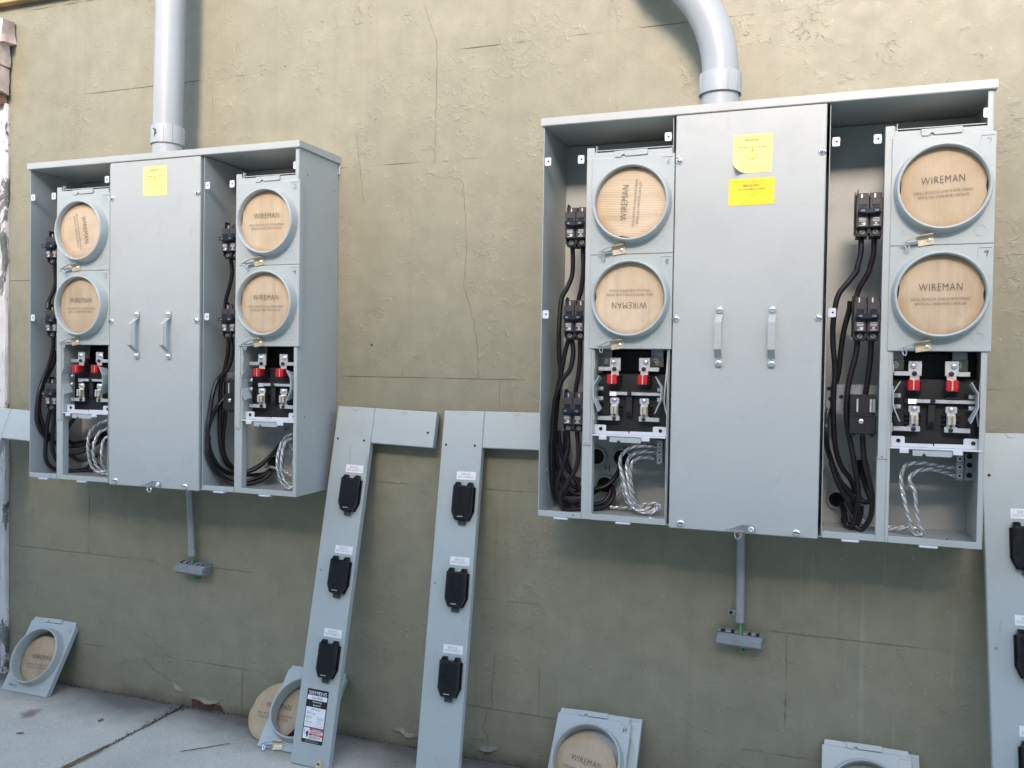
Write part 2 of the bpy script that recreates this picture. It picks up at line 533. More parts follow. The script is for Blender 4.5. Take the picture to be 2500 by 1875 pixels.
    def mesh(self, name, smooth=35):
        me = bpy.data.meshes.new(name)
        me.from_pydata([tuple(p) for p in self.v], [], self.f)
        for mt in self.mats:
            me.materials.append(MAT[mt])
        me.polygons.foreach_set("material_index", self.m)
        if smooth:
            me.polygons.foreach_set("use_smooth", [True] * len(me.polygons))
            me.set_sharp_from_angle(angle=radians(smooth))
        me.update()
        return me
    def build(self, name, parent=None, loc=(0, 0, 0), rot=(0, 0, 0), smooth=35):
        return place(name, self.mesh(name, smooth), parent, loc, rot)

def place(name, me, parent=None, loc=(0, 0, 0), rot=(0, 0, 0)):
    o = bpy.data.objects.new(name, me)
    COL.objects.link(o)
    o.location = loc
    o.rotation_euler = rot
    if parent:
        o.parent = parent
    return o

def thing(name, label, cat, loc=(0, 0, 0), rot=(0, 0, 0), group=None, me=None):
    o = place(name, me, None, loc, rot)
    o["label"] = label
    o["category"] = cat
    if group:
        o["group"] = group
    return o

def catmull(pts, per=8):
    P = [Vector(p) for p in pts]
    if len(P) < 3:
        return P
    P = [P[0] * 2 - P[1]] + P + [P[-1] * 2 - P[-2]]
    out = []
    for i in range(1, len(P) - 2):
        p0, p1, p2, p3 = P[i - 1:i + 3]
        for k in range(per):
            t = k / per
            out.append(0.5 * ((2 * p1) + (p2 - p0) * t + (2 * p0 - 5 * p1 + 4 * p2 - p3) * t * t + (3 * p1 - p0 - 3 * p2 + p3) * t ** 3))
    out.append(P[-2])
    return out

def roty(a):
    return Matrix.Rotation(a, 4, 'Y')
def at(x, y, z, a=0.0):
    return Matrix.Translation((x, y, z)) @ Matrix.Rotation(a, 4, 'Y')

# ------------------------------------------------------------------ setting: ground, paving, wall
GZ = -0.685
g = MB('concrete').box((-60, -60, GZ - 0.3), (60, 0.5, GZ - 0.045)).build("ground")
g["kind"] = "structure"

def grid_slab(name, parent, x0, x1, y0, y1, nx, ny, seed, mat='concrete', z=GZ):
    """paving slab: slightly uneven top, worn arrises, real thickness"""
    vs, fs = [], []
    for j in range(ny + 1):
        for i in range(nx + 1):
            x = x0 + (x1 - x0) * i / nx; y = y0 + (y1 - y0) * j / ny
            h = 0.004 * noise.noise(Vector((x * 3, y * 3, seed))) + 0.0015 * noise.noise(Vector((x * 17, y * 17, seed)))
            if i in (0, nx) or j in (0, ny):
                h -= 0.004 + 0.003 * abs(noise.noise(Vector((x * 25, y * 25, 3))))
            vs.append((x, y, z + h))
    W = nx + 1
    for j in range(ny):
        for i in range(nx):
            a = j * W + i
            fs.append((a, a + 1, a + W + 1, a + W))
    ring = [i for i in range(W)] + [j * W + nx for j in range(1, ny + 1)] + [ny * W + i for i in range(nx - 1, -1, -1)] + [j * W for j in range(ny - 1, 0, -1)]
    o = len(vs)
    for r in ring:
        vs.append((vs[r][0], vs[r][1], z - 0.05))
    n = len(ring)
    for k in range(n):
        k2 = (k + 1) % n
        fs.append((ring[k2], ring[k], o + k, o + k2))
    m = MB(mat).add(vs, fs)
    return m.build(name, parent, smooth=40)

pav = MB('joint_dirt').box((-4.6, -4.4, GZ - 0.04), (4.6, -0.004, GZ - 0.012)).build("sidewalk")
pav["kind"] = "structure"
xs = [-4.4, -2.83, -1.169, 0.335, 1.84, 3.4]
for i in range(5):
    for j, (ya, yb) in enumerate(((-1.42, -0.006), (-2.9, -1.428), (-4.3, -2.908))):
        grid_slab("slab", pav, xs[i] + 0.006 + 0.003 * (i == 2), xs[i + 1] - 0.003, ya, yb, 60 if j == 0 and i in (1, 2) else 16, 60 if j == 0 and i in (1, 2) else 12, i * 3 + j)

# masonry wall: blocks in courses 0.2875 m high, joints filled flush with paint in most places
wall = thing("block_wall", "olive tan painted block wall carrying both metering panels, with cracks and flaking paint", "wall")
CH, CL, GAP = 0.2875, 0.60, 0.0024
row_z = [0.598 + CH * k for k in range(-5, 5)]
offs = {-5: 0.24, -4: -0.05, -3: 0.26, -2: -0.17, -1: 0.15, 0: -0.26, 1: 0.12, 2: -0.361, 3: 0.10, 4: -0.2}
def block_mesh(L, Hh, seed):
    nx, nz = 24, 12
    vs, fs = [], []
    for j in range(nz + 1):
        for i in range(nx + 1):
            x = L * i / nx; z = Hh * j / nz
            d = 0.0
            if i in (0, nx) or j in (0, nz):
                k = noise.noise(Vector((x * 9, z * 9, seed * 7.3)))
                d = max(0.0, k - (0.28 if j in (0, nz) else 0.5)) * 0.003
            vs.append((x, d, z))
    W = nx + 1
    for j in range(nz):
        for i in range(nx):
            a = j * W + i
            fs.append((a, a + 1, a + W + 1, a + W))
    ring = [i for i in range(W)] + [j * W + nx for j in range(1, nz + 1)] + [nz * W + i for i in range(nx - 1, -1, -1)] + [j * W for j in range(nz - 1, 0, -1)]
    o = len(vs)
    for r in ring:
        vs.append((vs[r][0], 0.14, vs[r][2]))
    n = len(ring)
    for k in range(n):
        k2 = (k + 1) % n
        fs.append((ring[k2], ring[k], o + k, o + k2))
    return MB('wall').add(vs, fs).mesh("block", smooth=0)
bmeshes = [block_mesh(CL - GAP, CH - GAP, s) for s in range(5)]
mort = MB('wall')
def mortar_strip(p0, p1, across, n):
    """narrow strip along a joint; sits flush or a little back"""
    vs, fs = [], []
    for i in range(n + 1):
        t = i / n
        x = p0[0] + (p1[0] - p0[0]) * t; z = p0[1] + (p1[1] - p0[1]) * t
        k = noise.noise(Vector((x * 2.6 + 11, z * 2.6, 4.2))) * 0.7 + 0.5 * noise.noise(Vector((x * 14, z * 14, 9.1)))
        d = max(0.0, k - (0.06 if across[1] else 0.28)) * 0.012
        d = min(d, 0.0017) + (0.0002 if across[1] else 0.0003)
        w = GAP / 2 + 0.0006
        vs += [(x - across[0] * w, d, z - across[1] * w), (x + across[0] * w, d, z + across[1] * w)]
    for i in range(n):
        a = 2 * i
        fs.append((a, a + 2, a + 3, a + 1))
    mort.add(vs, fs)
X0, X1 = -2.66, 2.3
kk = 0
for r, z in zip(range(-5, 5), row_z):
    x = offs[r] - CL * 8
    while x < X1:
        if x + CL > X0:
            place("block", bmeshes[kk % 5], wall, (x + GAP / 2, 0, z + GAP / 2)); kk += 3
            mortar_strip((x, z), (x, z + CH), (1, 0), 30)
        x += CL
    mortar_strip((X0, z), (X1, z), (0, 1), 420)
mo = mort.build("mortar_joint", wall, smooth=0)
mo["kind"] = "stuff"

def jag(pts, n, amp, seed):
    out = []
    for i in range(len(pts) - 1):
        (x0, z0), (x1, z1) = pts[i], pts[i + 1]
        for k in range(n):
            t = k / n
            x = x0 + (x1 - x0) * t; z = z0 + (z1 - z0) * t
            out.append((x + amp * noise.noise(Vector((x * 60, z * 60, seed))), z + amp * noise.noise(Vector((z * 60, x * 60, seed + 5)))))
    out.append(pts[-1])
    return out
def crack(pts, w, seed, amp=0.006):
    P = jag(pts, 8, amp, seed)
    m = MB('crack')
    vs, fs = [], []
    for i, (x, z) in enumerate(P):
        ww = w * (0.35 + 0.9 * abs(noise.noise(Vector((x * 40, z * 40, seed)))))
        if i in (0, len(P) - 1):
            ww *= 0.2
        vs += [(x - ww / 2, -0.0004, z), (x, -0.0011, z), (x + ww / 2, -0.0004, z)]
    for i in range(len(P) - 1):
        a = 3 * i
        fs += [(a, a + 3, a + 4, a + 1), (a + 1, a + 4, a + 5, a + 2)]
    m.add(vs, fs).build("crack", wall)
crack([(-0.40, 1.30), (-0.362, 1.20), (-0.3615, 1.095), (-0.361, 0.987), (-0.364, 0.88)], 0.0011, 1, 0.003)
crack([(-0.347, 0.845), (-0.30, 0.838), (-0.282, 0.826), (-0.268, 0.66), (-0.274, 0.553), (-0.253, 0.488), (-0.235, 0.413), (-0.230, 0.30)], 0.0012, 2)
crack([(-0.17, -0.03), (-0.174, -0.14), (-0.172, -0.25)], 0.0011, 3, 0.003)
crack([(-0.172, -0.40), (-0.18, -0.54), (-0.204, -0.60), (-0.185, -0.64), (-0.193, -0.68)], 0.0018, 4)
crack([(-1.43, -0.598), (-1.385, -0.588), (-1.34, -0.571), (-1.30, -0.582), (-1.26, -0.605), (-1.215, -0.625)], 0.0012, 5)
crack([(-0.60, 0.98), (-0.585, 0.86), (-0.575, 0.79)], 0.0008, 8, 0.002)
crack([(0.372, 1.22), (0.376, 1.19), (0.36, 1.168)], 0.0014, 9, 0.003)

def flake(pts, lift, seed, bare=None):
    """curled edge of loose paint, standing off the wall"""
    if bare:
        P = jag(bare + bare[:1], 5, 0.004, seed)[:-1]
        MB('bare_red').add([(x, -0.0009, z) for x, z in P], [tuple(range(len(P)))]).build("bare_patch", wall)
    P = jag(pts, 6, 0.004, seed)
    vs, fs = [], []
    for i, (x, z) in enumerate(P):
        k = sin(pi * i / (len(P) - 1))
        vs += [(x, -0.0006, z + 0.009), (x, -0.0006 - lift * 0.5 * k, z + 0.004), (x, -0.0012 - lift * k, z - 0.001)]
    for i in range(len(P) - 1):
        a = 3 * i
        fs += [(a, a + 3, a + 4, a + 1), (a + 1, a + 4, a + 5, a + 2)]
    MB('flake').add(vs, fs).build("paint_flake", wall)
flake([(-1.145, -0.664), (-1.11, -0.662), (-1.08, -0.672), (-1.055, -0.668), (-1.036, -0.655)], 0.006, 21,
      bare=[(-1.140, -0.689), (-1.02, -0.690), (-1.036, -0.668), (-1.08, -0.674), (-1.140, -0.662)])
flake([(-1.215, -0.628), (-1.19, -0.640), (-1.172, -0.650)], 0.007, 22)
flake([(-0.475, -0.651), (-0.445, -0.650), (-0.42, -0.662), (-0.391, -0.660)], 0.008, 23)
flake([(-0.215, -0.665), (-0.19, -0.660), (-0.160, -0.656)], 0.009, 24)
m = MB('crack')
m.disc(0.004, -0.0012, x=-0.545, z=0.398, n=7)
m.build("bare_patch", wall)
# small paint blobs and grit stuck under the paint
m = MB('wall')
for i in range(330):
    x = random.uniform(-2.2, 1.6); z = random.uniform(-0.62, 1.45)
    if noise.noise(Vector((x * 2.2, z * 2.2, 31))) < -0.05:
        continue
    rr = random.choice((0.0015, 0.002, 0.0026, 0.0035, 0.0048))
    n = 7
    a0 = random.random() * 6
    e = random.uniform(0.6, 1.5)
    vs = [(x + rr * e * cos(a0 + 2 * pi * k / n), -0.0002, z + rr * sin(a0 + 2 * pi * k / n)) for k in range(n)] + [(x + rr * 0.2, -rr * random.uniform(0.5, 0.9), z + rr * 0.2)]
    m.add(vs, [(k, (k + 1) % n, n) for k in range(n)])
o = m.build("paint_lump", wall, smooth=60)
o["kind"] = "stuff"

# timber board along the top of the wall, just inside the frame at upper left
fb = thing("fascia_board", "ochre timber board running along the top of the wall at upper left", "board")
MB('fascia').box((-2.66, -0.028, 1.484), (2.3, 0.0, 1.66), bev=0.002).build("board", fb)
MB('fascia').box((-2.66, -0.045, 1.66), (2.3, 0.02, 1.70), bev=0.002).build("moulding", fb)

# weathered white corner post with broken brickwork above it
post = thing("corner_post", "weathered white post with peeling paint at the left edge of the wall", "post")
def ragged_column(x0, x1, y0, y1, z0, z1, n, amp, seed, mat):
    m = MB(mat)
    vs, fs = [], []
    for i in range(n + 1):
        z = z0 + (z1 - z0) * i / n
        j = amp * noise.noise(Vector((z * 9, seed, 0))) + amp * 0.5 * noise.noise(Vector((z * 45, seed, 2)))
        j2 = amp * noise.noise(Vector((z * 12, seed, 7)))
        vs += [(x0, y0, z), (x1 + j - 0.004, y0 + j2 * 0.4, z), (x1 + j, y0 + 0.006, z), (x1 + j * 0.6, y1, z), (x0, y1, z)]
    for i in range(n):
        for k in range(5):
            k2 = (k + 1) % 5
            fs.append((i * 5 + k, i * 5 + k2, (i + 1) * 5 + k2, (i + 1) * 5 + k))
    fs += [(4, 3, 2, 1, 0), tuple(n * 5 + k for k in range(5))]
    return m.add(vs, fs)
ragged_column(-2.3, -1.877, -0.014, -0.0005, GZ - 0.01, 1.17, 90, 0.005, 1.5, 'peel').build("post_board", post, smooth=30)
def broken_brick(lo, hi, seed, mat='brick_pale'):
    bm = bmesh.new()
    bmesh.ops.create_cube(bm, size=1)
    bmesh.ops.subdivide_edges(bm, edges=list(bm.edges), cuts=3, use_grid_fill=True)
    for vv in bm.verts:
        p = Vector(((lo[0] + hi[0]) / 2 + vv.co.x * (hi[0] - lo[0]), (lo[1] + hi[1]) / 2 + vv.co.y * (hi[1] - lo[1]), (lo[2] + hi[2]) / 2 + vv.co.z * (hi[2] - lo[2])))
        corner = abs(vv.co.x) + abs(vv.co.y) + abs(vv.co.z)
        amp = 0.004 + 0.010 * max(0, corner - 0.8)
        p += Vector((noise.noise(p * 35 + Vector((seed, 0, 0))), noise.noise(p * 35 + Vector((0, seed, 0))), noise.noise(p * 35 + Vector((0, 0, seed))))) * amp
        vv.co = p
    return MB(mat)._bm(bm, None, None)
broken_brick((-2.2, -0.05, 1.385), (-1.872, -0.008, 1.425), 1, 'brick_broken').build("brick", post)
broken_brick((-1.90, -0.055, 1.355), (-1.850, -0.006, 1.425), 2).build("brick", post)
broken_brick((-2.2, -0.050, 1.285), (-1.868, -0.008, 1.375), 3).build("brick", post)
broken_brick((-2.2, -0.050, 1.20), (-1.872, -0.008, 1.283), 4).build("brick", post)
broken_brick((-2.2, -0.040, 1.165), (-1.885, -0.008, 1.20), 5, 'brick_broken').build("brick", post)

# unseen building, added behind the camera to shade the foot of the wall
shade_bldg = MB('stucco').box((-14, -9.0, GZ - 0.1), (14, -4.75, 3.10)).build("added_shade_building")
shade_bldg["kind"] = "structure"

# ------------------------------------------------------------------ meter covers
def cover_plate_mesh(h_bot, h_top, lip, mark=None, name="plate", w=0.0925, depth=0.016):
    m = MB('enamel2')
    R = 0.087
    top_main = h_top - (0.012 if lip else 0)
    cor = [atan2(top_main, w), atan2(top_main, -w), atan2(-h_bot, -w) + 2 * pi, atan2(-h_bot, w) + 2 * pi]
    angs = sorted(set([2 * pi * i / 64 for i in range(64)] + [c % (2 * pi) for c in cor]))
    def edge(a):
        c, s = cos(a), sin(a)
        t = min((w / abs(c)) if abs(c) > 1e-9 else 9, ((top_main if s > 0 else h_bot) / abs(s)) if abs(s) > 1e-9 else 9)
        return (c * t, s * t)
    n = len(angs)
    vs = []
    for a in angs:
        x, z = edge(a)
        b = 0.0012
        xi, zi = x * (1 - b / 0.09), z * (1 - b / 0.09)
        vs += [(R * cos(a), 0, R * sin(a)), (xi, 0, zi), (x, 0.0012, z), (x, depth, z)]
    fs = []
    for i in range(n):
        j = (i + 1) % n
        for k in range(3):
            fs.append((i * 4 + k, i * 4 + k + 1, j * 4 + k + 1, j * 4 + k))
    m.add(vs, fs)
    if lip:
        m.prism([(-w + 0.004, top_main - 0.0005), (w - 0.006, top_main - 0.0005), (w - 0.006, h_top), (-w + 0.006, h_top)], 0.0022, depth)
        # folded tongue with a hook-shaped edge
        m.prism([(-0.040, h_top - 0.013), (-0.027, h_top - 0.0135), (-0.023, h_top - 0.008), (-0.019, h_top - 0.0075), (-0.016, h_top - 0.012), (0.031, h_top - 0.011), (0.033, h_top - 0.009), (0.033, h_top + 0.0015), (-0.041, h_top + 0.0005)], -0.0026, 0.002, bev=0.0008)
    # embossed number frame, knockout rings
    tz = top_main - 0.006
    m.box((0.066, -0.0012, tz - 0.0014), (0.089, 0.0004, tz), bev=0.0004)
    m.box((0.0650, -0.0007, tz - 0.020), (0.0662, 0.0004, tz - 0.002), bev=0.0003)
    for (x, z, r) in ((0.069, -h_bot + 0.026, 0.011), (-0.068, -h_bot + 0.026, 0.0048)):
        m.lathe([(r, 0.0004), (r, -0.0007), (r - 0.0011, -0.0007), (r - 0.0011, 0.0004)], 20, T=at(x, 0, z))
    if mark:
        strokes, sc, wd = mark
        for st in strokes:
            m.stroke([(0.0795 + x * sc, tz - 0.0125 + z * sc) for x, z in st], wd, -0.0009)
    return m.mesh(name)

DIG = {
 '1': [[(-.1, .35), (.05, .5), (.0, -.5)]],
 '2': [[(-.35, .3), (-.1, .5), (.25, .35), (.1, 0), (-.35, -.4), (-.1, -.5), (.4, -.35)]],
 '3': [[(-.3, .45), (.1, .5), (.3, .3), (0, .05), (.3, -.2), (.1, -.5), (-.3, -.4)]],
 '4': [[(-.35, .5), (-.4, .05), (.05, 0), (.35, .15)], [(.35, .5), (.25, -.1), (.1, -.6)]],
 '5': [[(.35, .5), (-.2, .45), (-.25, .05), (.2, .1), (.3, -.25), (.05, -.5), (-.35, -.4)]],
 '6': [[(.3, .5), (-.2, .15), (-.35, -.25), (0, -.5), (.3, -.25), (.1, 0), (-.25, -.1)]],
 '7': [[(-.4, .4), (0, .5), (.35, .35), (.25, -.1), (0, -.5)]],
 '8': [[(.3, .4), (0, .5), (-.25, .3), (.05, .05), (.3, -.25), (.05, -.5), (-.25, -.25), (.05, .05), (.35, .4)]],
 '9': [[(.3, .3), (0, .5), (-.3, .3), (-.1, .1), (.3, .3)], [(.32, .45), (.2, -.1), (.05, -.6)]],
 'H': [[(-.25, .5), (-.3, -.5)], [(.3, .55), (.2, -.45)], [(-.3, 0), (.3, .05)]],
}
def ring_mesh():
    prof = [(0.0890, 0.001), (0.0880, -0.004), (0.0862, -0.013), (0.0852, -0.019), (0.0846, -0.0228), (0.0832, -0.0252), (0.0815, -0.0258), (0.0798, -0.0250), (0.0787, -0.0220), (0.0785, -0.014), (0.0785, 0.012)]
    return MB('enamel2').lathe(prof, 72).mesh("ring", smooth=50)
RING = ring_mesh()
def disc_mesh(seed):
    m = MB('card')
    n = 60
    rings = [0.0, 0.03, 0.055, 0.0782]
    vs = [(0, 0, 0)]
    fs = []
    def yy(x, z):
        return 0.0014 * noise.noise(Vector((x * 22, seed, z * 3))) + 0.0006 * noise.noise(Vector((x * 80, seed, z * 5)))
    for r in rings[1:]:
        for i in range(n):
            a = 2 * pi * i / n
            q = r
            if r == rings[-1]:
                q -= 0.0012 * max(0, noise.noise(Vector((cos(a) * 4, sin(a) * 4, seed)))) + (0.0030 if i in (28, 29, 30, 59, 0) else 0)
            vs.append((q * cos(a), yy(q * cos(a), q * sin(a)), q * sin(a)))
    for i in range(n):
        j = (i + 1) % n
        fs.append((0, 1 + i, 1 + j))
        for k in range(2):
            fs.append((1 + k * n + i, 1 + (k + 1) * n + i, 1 + (k + 1) * n + j, 1 + k * n + j))
    o = len(vs)
    for i in range(n):
        x, y, z = vs[1 + 2 * n + i]
        vs.append((x, y + 0.0035, z))
    for i in range(n):
        j = (i + 1) % n
        fs.append((1 + 2 * n + i, o + i, o + j, 1 + 2 * n + j))
    fs.append(tuple(range(o, o + n))[::-1])
    m.add(vs, fs)
    m.text("WIREMAN", 0, 0.0150, -0.0022, width=0.0770, height=0.0138, thin=0.016)
    m.text("INSTALL PROTECTIVE COVER IN METER OPENING", 0, -0.0085, -0.0022, width=0.1040, height=0.0052, thin=0.010)
    m.text("REMOVE ONLY WHEN METER IS INSTALLED", 0, -0.0175, -0.0022, width=0.0910, height=0.0052, thin=0.010)
    return m.mesh("cardboard_disc", smooth=40)
DISCS = [disc_mesh(s) for s in (1.3, 4.7, 8.1)]
def hasp_mesh():
    m = MB('brass')
    T = at(-0.026, -0.0012, -0.1015, -0.17) @ Matrix.Scale(1.2, 4)
    m.prism([(-0.014, -0.0085), (0.008, -0.0085), (0.0105, -0.006), (0.0105, 0.006), (0.008, 0.0085), (-0.014, 0.0085)], -0.0016, 0.0, T=T, bev=0.0005)
    m.box((-0.014, -0.012, 0.0072), (0.010, -0.0014, 0.0086), T=T)                # folded ledge
    m.prism([(-0.039, 0.0005), (-0.012, 0.0068), (0.004, 0.0085), (-0.012, 0.0086), (-0.039, 0.0028)], -0.0125, -0.010, 'galv', T=T, bev=0.0004)
    m.box((-0.032, -0.0125, -0.0005), (-0.013, -0.0045, 0.0010), 'galv', T=T)
    m.lathe([(0.0035, 0.0), (0.0035, -0.0012), (0.0022, -0.0022), (0.0, -0.0024)], 14, 'tin', T=T @ at(0.004, -0.0016, -0.001))
    loop = [(-0.031 + 0.0036 * cos(a) * 0.8, -0.009, -0.0045 + 0.0062 * sin(a)) for a in [2 * pi * i / 14 for i in range(15)]]
    m.tube(loop, 0.0011, 6, 'zinc', T=T, caps=False)
    return m.mesh("hasp")
HASP = hasp_mesh()
_plates = {}
def add_cover(kind, digit, parent, loc, rot, disc_ang, seed, hasp=True, disc_loc=(0, -0.009, 0), mark_w=0.0011, mark_sc=0.011, disc_rx=0.0, top=None, ring=True):
    """kind 'A' has the lipped top edge, 'B' the plain one; the origin is the centre of the round opening"""
    key = (kind, digit)
    if key not in _plates:
        mk = (DIG[digit], mark_sc, mark_w) if digit else None
        _plates[key] = cover_plate_mesh(0.1112, 0.1175 if kind == 'A' else 0.0985, kind == 'A', mk)
    if top is None:
        c = place("meter_cover", _plates[key], parent, loc, rot)
        base = c
    else:
        base = top
        place("plate", _plates[key], base)
    if ring:
        place("ring", RING, base)
    if disc_ang is not None:
        place("cardboard_disc", DISCS[seed % 3], base, disc_loc, (disc_rx, -disc_ang, 0))
    if hasp:
        place("hasp", HASP, base)
    return base

# ------------------------------------------------------------------ parts shared by the two metering panels
PW, PH, PD = 0.914, 0.896, 0.1916
F_ = -PD

def screw_mesh():
    m = MB('zinc')
    m.lathe([(0.0080, 0.0), (0.0080, -0.0016), (0.0068, -0.0036), (0.0040, -0.0050), (0.0, -0.0054)], 20)
    m.box((-0.0066, -0.0056, -0.0009), (0.0066, -0.0044, 0.0009), 'iron')
    return m.mesh("screw")
SCREW = screw_mesh()
def dome_mesh():
    return MB('zinc').lathe([(0.0078, 0.0), (0.0078, -0.0022), (0.0070, -0.0050), (0.0048, -0.0072), (0.0022, -0.0082), (0.0, -0.0084)], 20).mesh("dome_screw")
DOME = dome_mesh()

def tab_mesh():
    m = MB('white_tab')
    r = 0.003
    pts = []
    w, h = 0.0075, 0.0095
    for cx, cz, a0 in ((w - r, h - r, 0), (-w + r, h - r, pi / 2), (-w + r, -h + r, pi), (w - r, -h + r, 1.5 * pi)):
        for k in range(4):
            a = a0 + k * pi / 6
            pts.append((cx + r * cos(a), cz + r * sin(a)))
    m.prism(pts, -0.0009, 0.0009, bev=0.0003)
    m.disc(0.0021, -0.0011, 'hole', x=0.001)
    return m.mesh("mounting_tab")
TAB = tab_mesh()

def breaker_mesh():
    """two-pole breaker; origin at its centre on the box front plane, z=0 at the handle height"""
    m = MB('breaker')
    y = 0.0066     # face 6.6 mm behind the box front
    for s in (-1, 1):
        cx = s * 0.0127
        m.box((cx - 0.0122, y, -0.0365), (cx + 0.0122, 0.066, 0.0245), bev=0.0012)
        m.box((cx - 0.0105, y - 0.0022, -0.0350), (cx + 0.0105, y + 0.002, -0.0125), bev=0.0008)   # raised label pad
        m.box((cx - 0.0085, y - 0.0012, 0.0095), (cx + 0.0085, y + 0.002, 0.0225), bev=0.0008)
        m.box((cx - 0.0072, y - 0.0006, 0.0012), (cx + 0.0072, y + 0.004, 0.0090), 'handle_blue')
        m.box((cx - 0.0115, y + 0.016, 0.0240), (cx + 0.0115, 0.066, 0.0370), bev=0.001)            # stepped back head
        m.box((cx - 0.0030, y + 0.0145, 0.0255), (cx - 0.0005, y + 0.017, 0.0350), 'tin')
        m.box((cx - 0.0112, y + 0.012, -0.0530), (cx + 0.0112, 0.066, -0.0364), 'dark', bev=0.001)   # lug chamber
        m.box((cx - 0.0122, y + 0.006, -0.0480), (cx - 0.0098, 0.05, -0.0364), bev=0.0005)
        m.box((cx + 0.0098, y + 0.006, -0.0480), (cx + 0.0122, 0.05, -0.0364), bev=0.0005)
        for k, (wd, zz) in enumerate(((0.0125, -0.0175), (0.0135, -0.0205), (0.0120, -0.0235), (0.0050, -0.0280), (0.0110, -0.0320))):
            m.box((cx - wd / 2, y - 0.0027, zz - 0.0007), (cx + wd / 2, y - 0.0021, zz + 0.0006), 'white_ink')
        if s > 0:
            m.box((cx - 0.0016, y - 0.0027, -0.0300), (cx + 0.0016, y - 0.0021, -0.0262), 'white_ink')
        else:
            m.box((cx + 0.0005, y - 0.0027, -0.0310), (cx + 0.0058, y - 0.0021, -0.0265), 'white_ink')
    m.box((-0.0272, y + 0.02, -0.045), (-0.0256, 0.066, 0.040), 'dark')
    m.box((-0.0226, y + 0.010, 0.0240), (-0.0210, y + 0.03, 0.0440), 'dark')
    return m.mesh("breaker")
BREAKER = breaker_mesh()
def bhandle_mesh():
    m = MB('handle_blue')
    m.prism([(-0.0215, -0.0080), (-0.0140, -0.0080), (-0.008, -0.0100), (0.008, -0.0100), (0.0140, -0.0080), (0.0215, -0.0080), (0.0215, 0.0006), (-0.0215, 0.0006)], -0.0092, 0.0050, bev=0.0012)
    for s in (-1, 1):
        m.text("125", s * 0.0130, -0.0042, -0.0094, width=0.0062, mat='white_ink')
    return m.mesh("handle")
BHANDLE = bhandle_mesh()
LUG = MB('knock').lathe([(0.0052, 0.004), (0.0052, 0), (0.0036, -0.0008), (0.0034, 0.0006), (0, 0.0006)], 16).box((-0.0034, -0.0012, -0.0007), (0.0034, -0.0002, 0.0007), 'iron').mesh("lug_screw")

def blank_mesh():
    m = MB('dark')
    m.box((-0.0255, 0.022, -0.0400), (0.0255, 0.08, 0.0000), bev=0.0015)
    m.box((-0.0245, 0.030, 0.0000), (0.0245, 0.08, 0.0420), bev=0.0010)
    m.box((-0.0255, 0.020, -0.0020), (0.0200, 0.024, 0.0020), bev=0.0006)
    for x in (-0.0105, 0.0150):
        m.box((x - 0.0016, 0.0255, 0.0060), (x + 0.0016, 0.031, 0.0330), 'tin')
    m.box((0.018, 0.024, 0.006), (0.0235, 0.031, 0.0330), 'galv')
    for x in (-0.018, 0.0, 0.018):
        m.lathe([(0.0050, 0.006), (0.0050, 0.0), (0.0036, -0.001), (0.003, 0.003), (0, 0.003)], 14, T=at(x, 0.021, -0.0400))
    m.lathe([(0.0048, 0.0), (0.0048, -0.002), (0.003, -0.003), (0, -0.003)], 16, 'zinc', T=at(-0.003, 0.0215, -0.0130))
    return m.mesh("breaker_base")
BLANK = blank_mesh()

# exposed meter socket (shared meshes; coordinates are bay-local, y is panel-local)
def socket_block():
    m = MB('dark')
    m.box((0.1262, -0.150, 0.192), (0.2912, -0.06, 0.3330), bev=0.002)
    m.box((0.1262, -0.100, 0.333), (0.2912, -0.05, 0.3860), bev=0.002)
    m.box((0.1590, -0.1662, 0.2925), (0.2850, -0.150, 0.2945), bev=0.0005)
    m.box((0.1530, -0.1625, 0.2830), (0.1575, -0.150, 0.2930), bev=0.0005)
    m.box((0.2270, -0.1700, 0.2930), (0.2560, -0.150, 0.2965), bev=0.0005)
    m.box((0.1965, -0.1640, 0.2370), (0.2105, -0.150, 0.2815), bev=0.001)
    m.box((0.1995, -0.1665, 0.2395), (0.2075, -0.160, 0.2460), 'black', bev=0.001)
    for cx in (0.1705, 0.2390):                       # ribbed barriers beside each jaw
        for z in (0.242, 0.251, 0.260):
            for s in (-1, 1):
                m.box((cx + s * 0.0125 - 0.0035, -0.163, z - 0.0011), (cx + s * 0.0125 + 0.0035, -0.150, z + 0.0011))
        for z in (0.312, 0.320, 0.328):
            s = 1
            m.box((cx + s * 0.0115 - 0.0028, -0.172, z - 0.001), (cx + s * 0.0115 + 0.0028, -0.150, z + 0.001))
    return m.mesh("socket_block")
SBLOCK = socket_block()
def bolt(m, x, z, y, r, mat):
    m.lathe([(r, 0.0), (r, -0.0012), (r * 0.62, -0.0014)], 18, mat, T=at(x, y, z))
    m.lathe([(r * 0.62, 0.0), (r * 0.62, -0.0038), (r * 0.40, -0.0046), (0, -0.0046)], 6, mat, T=at(x, y - 0.0012, z))
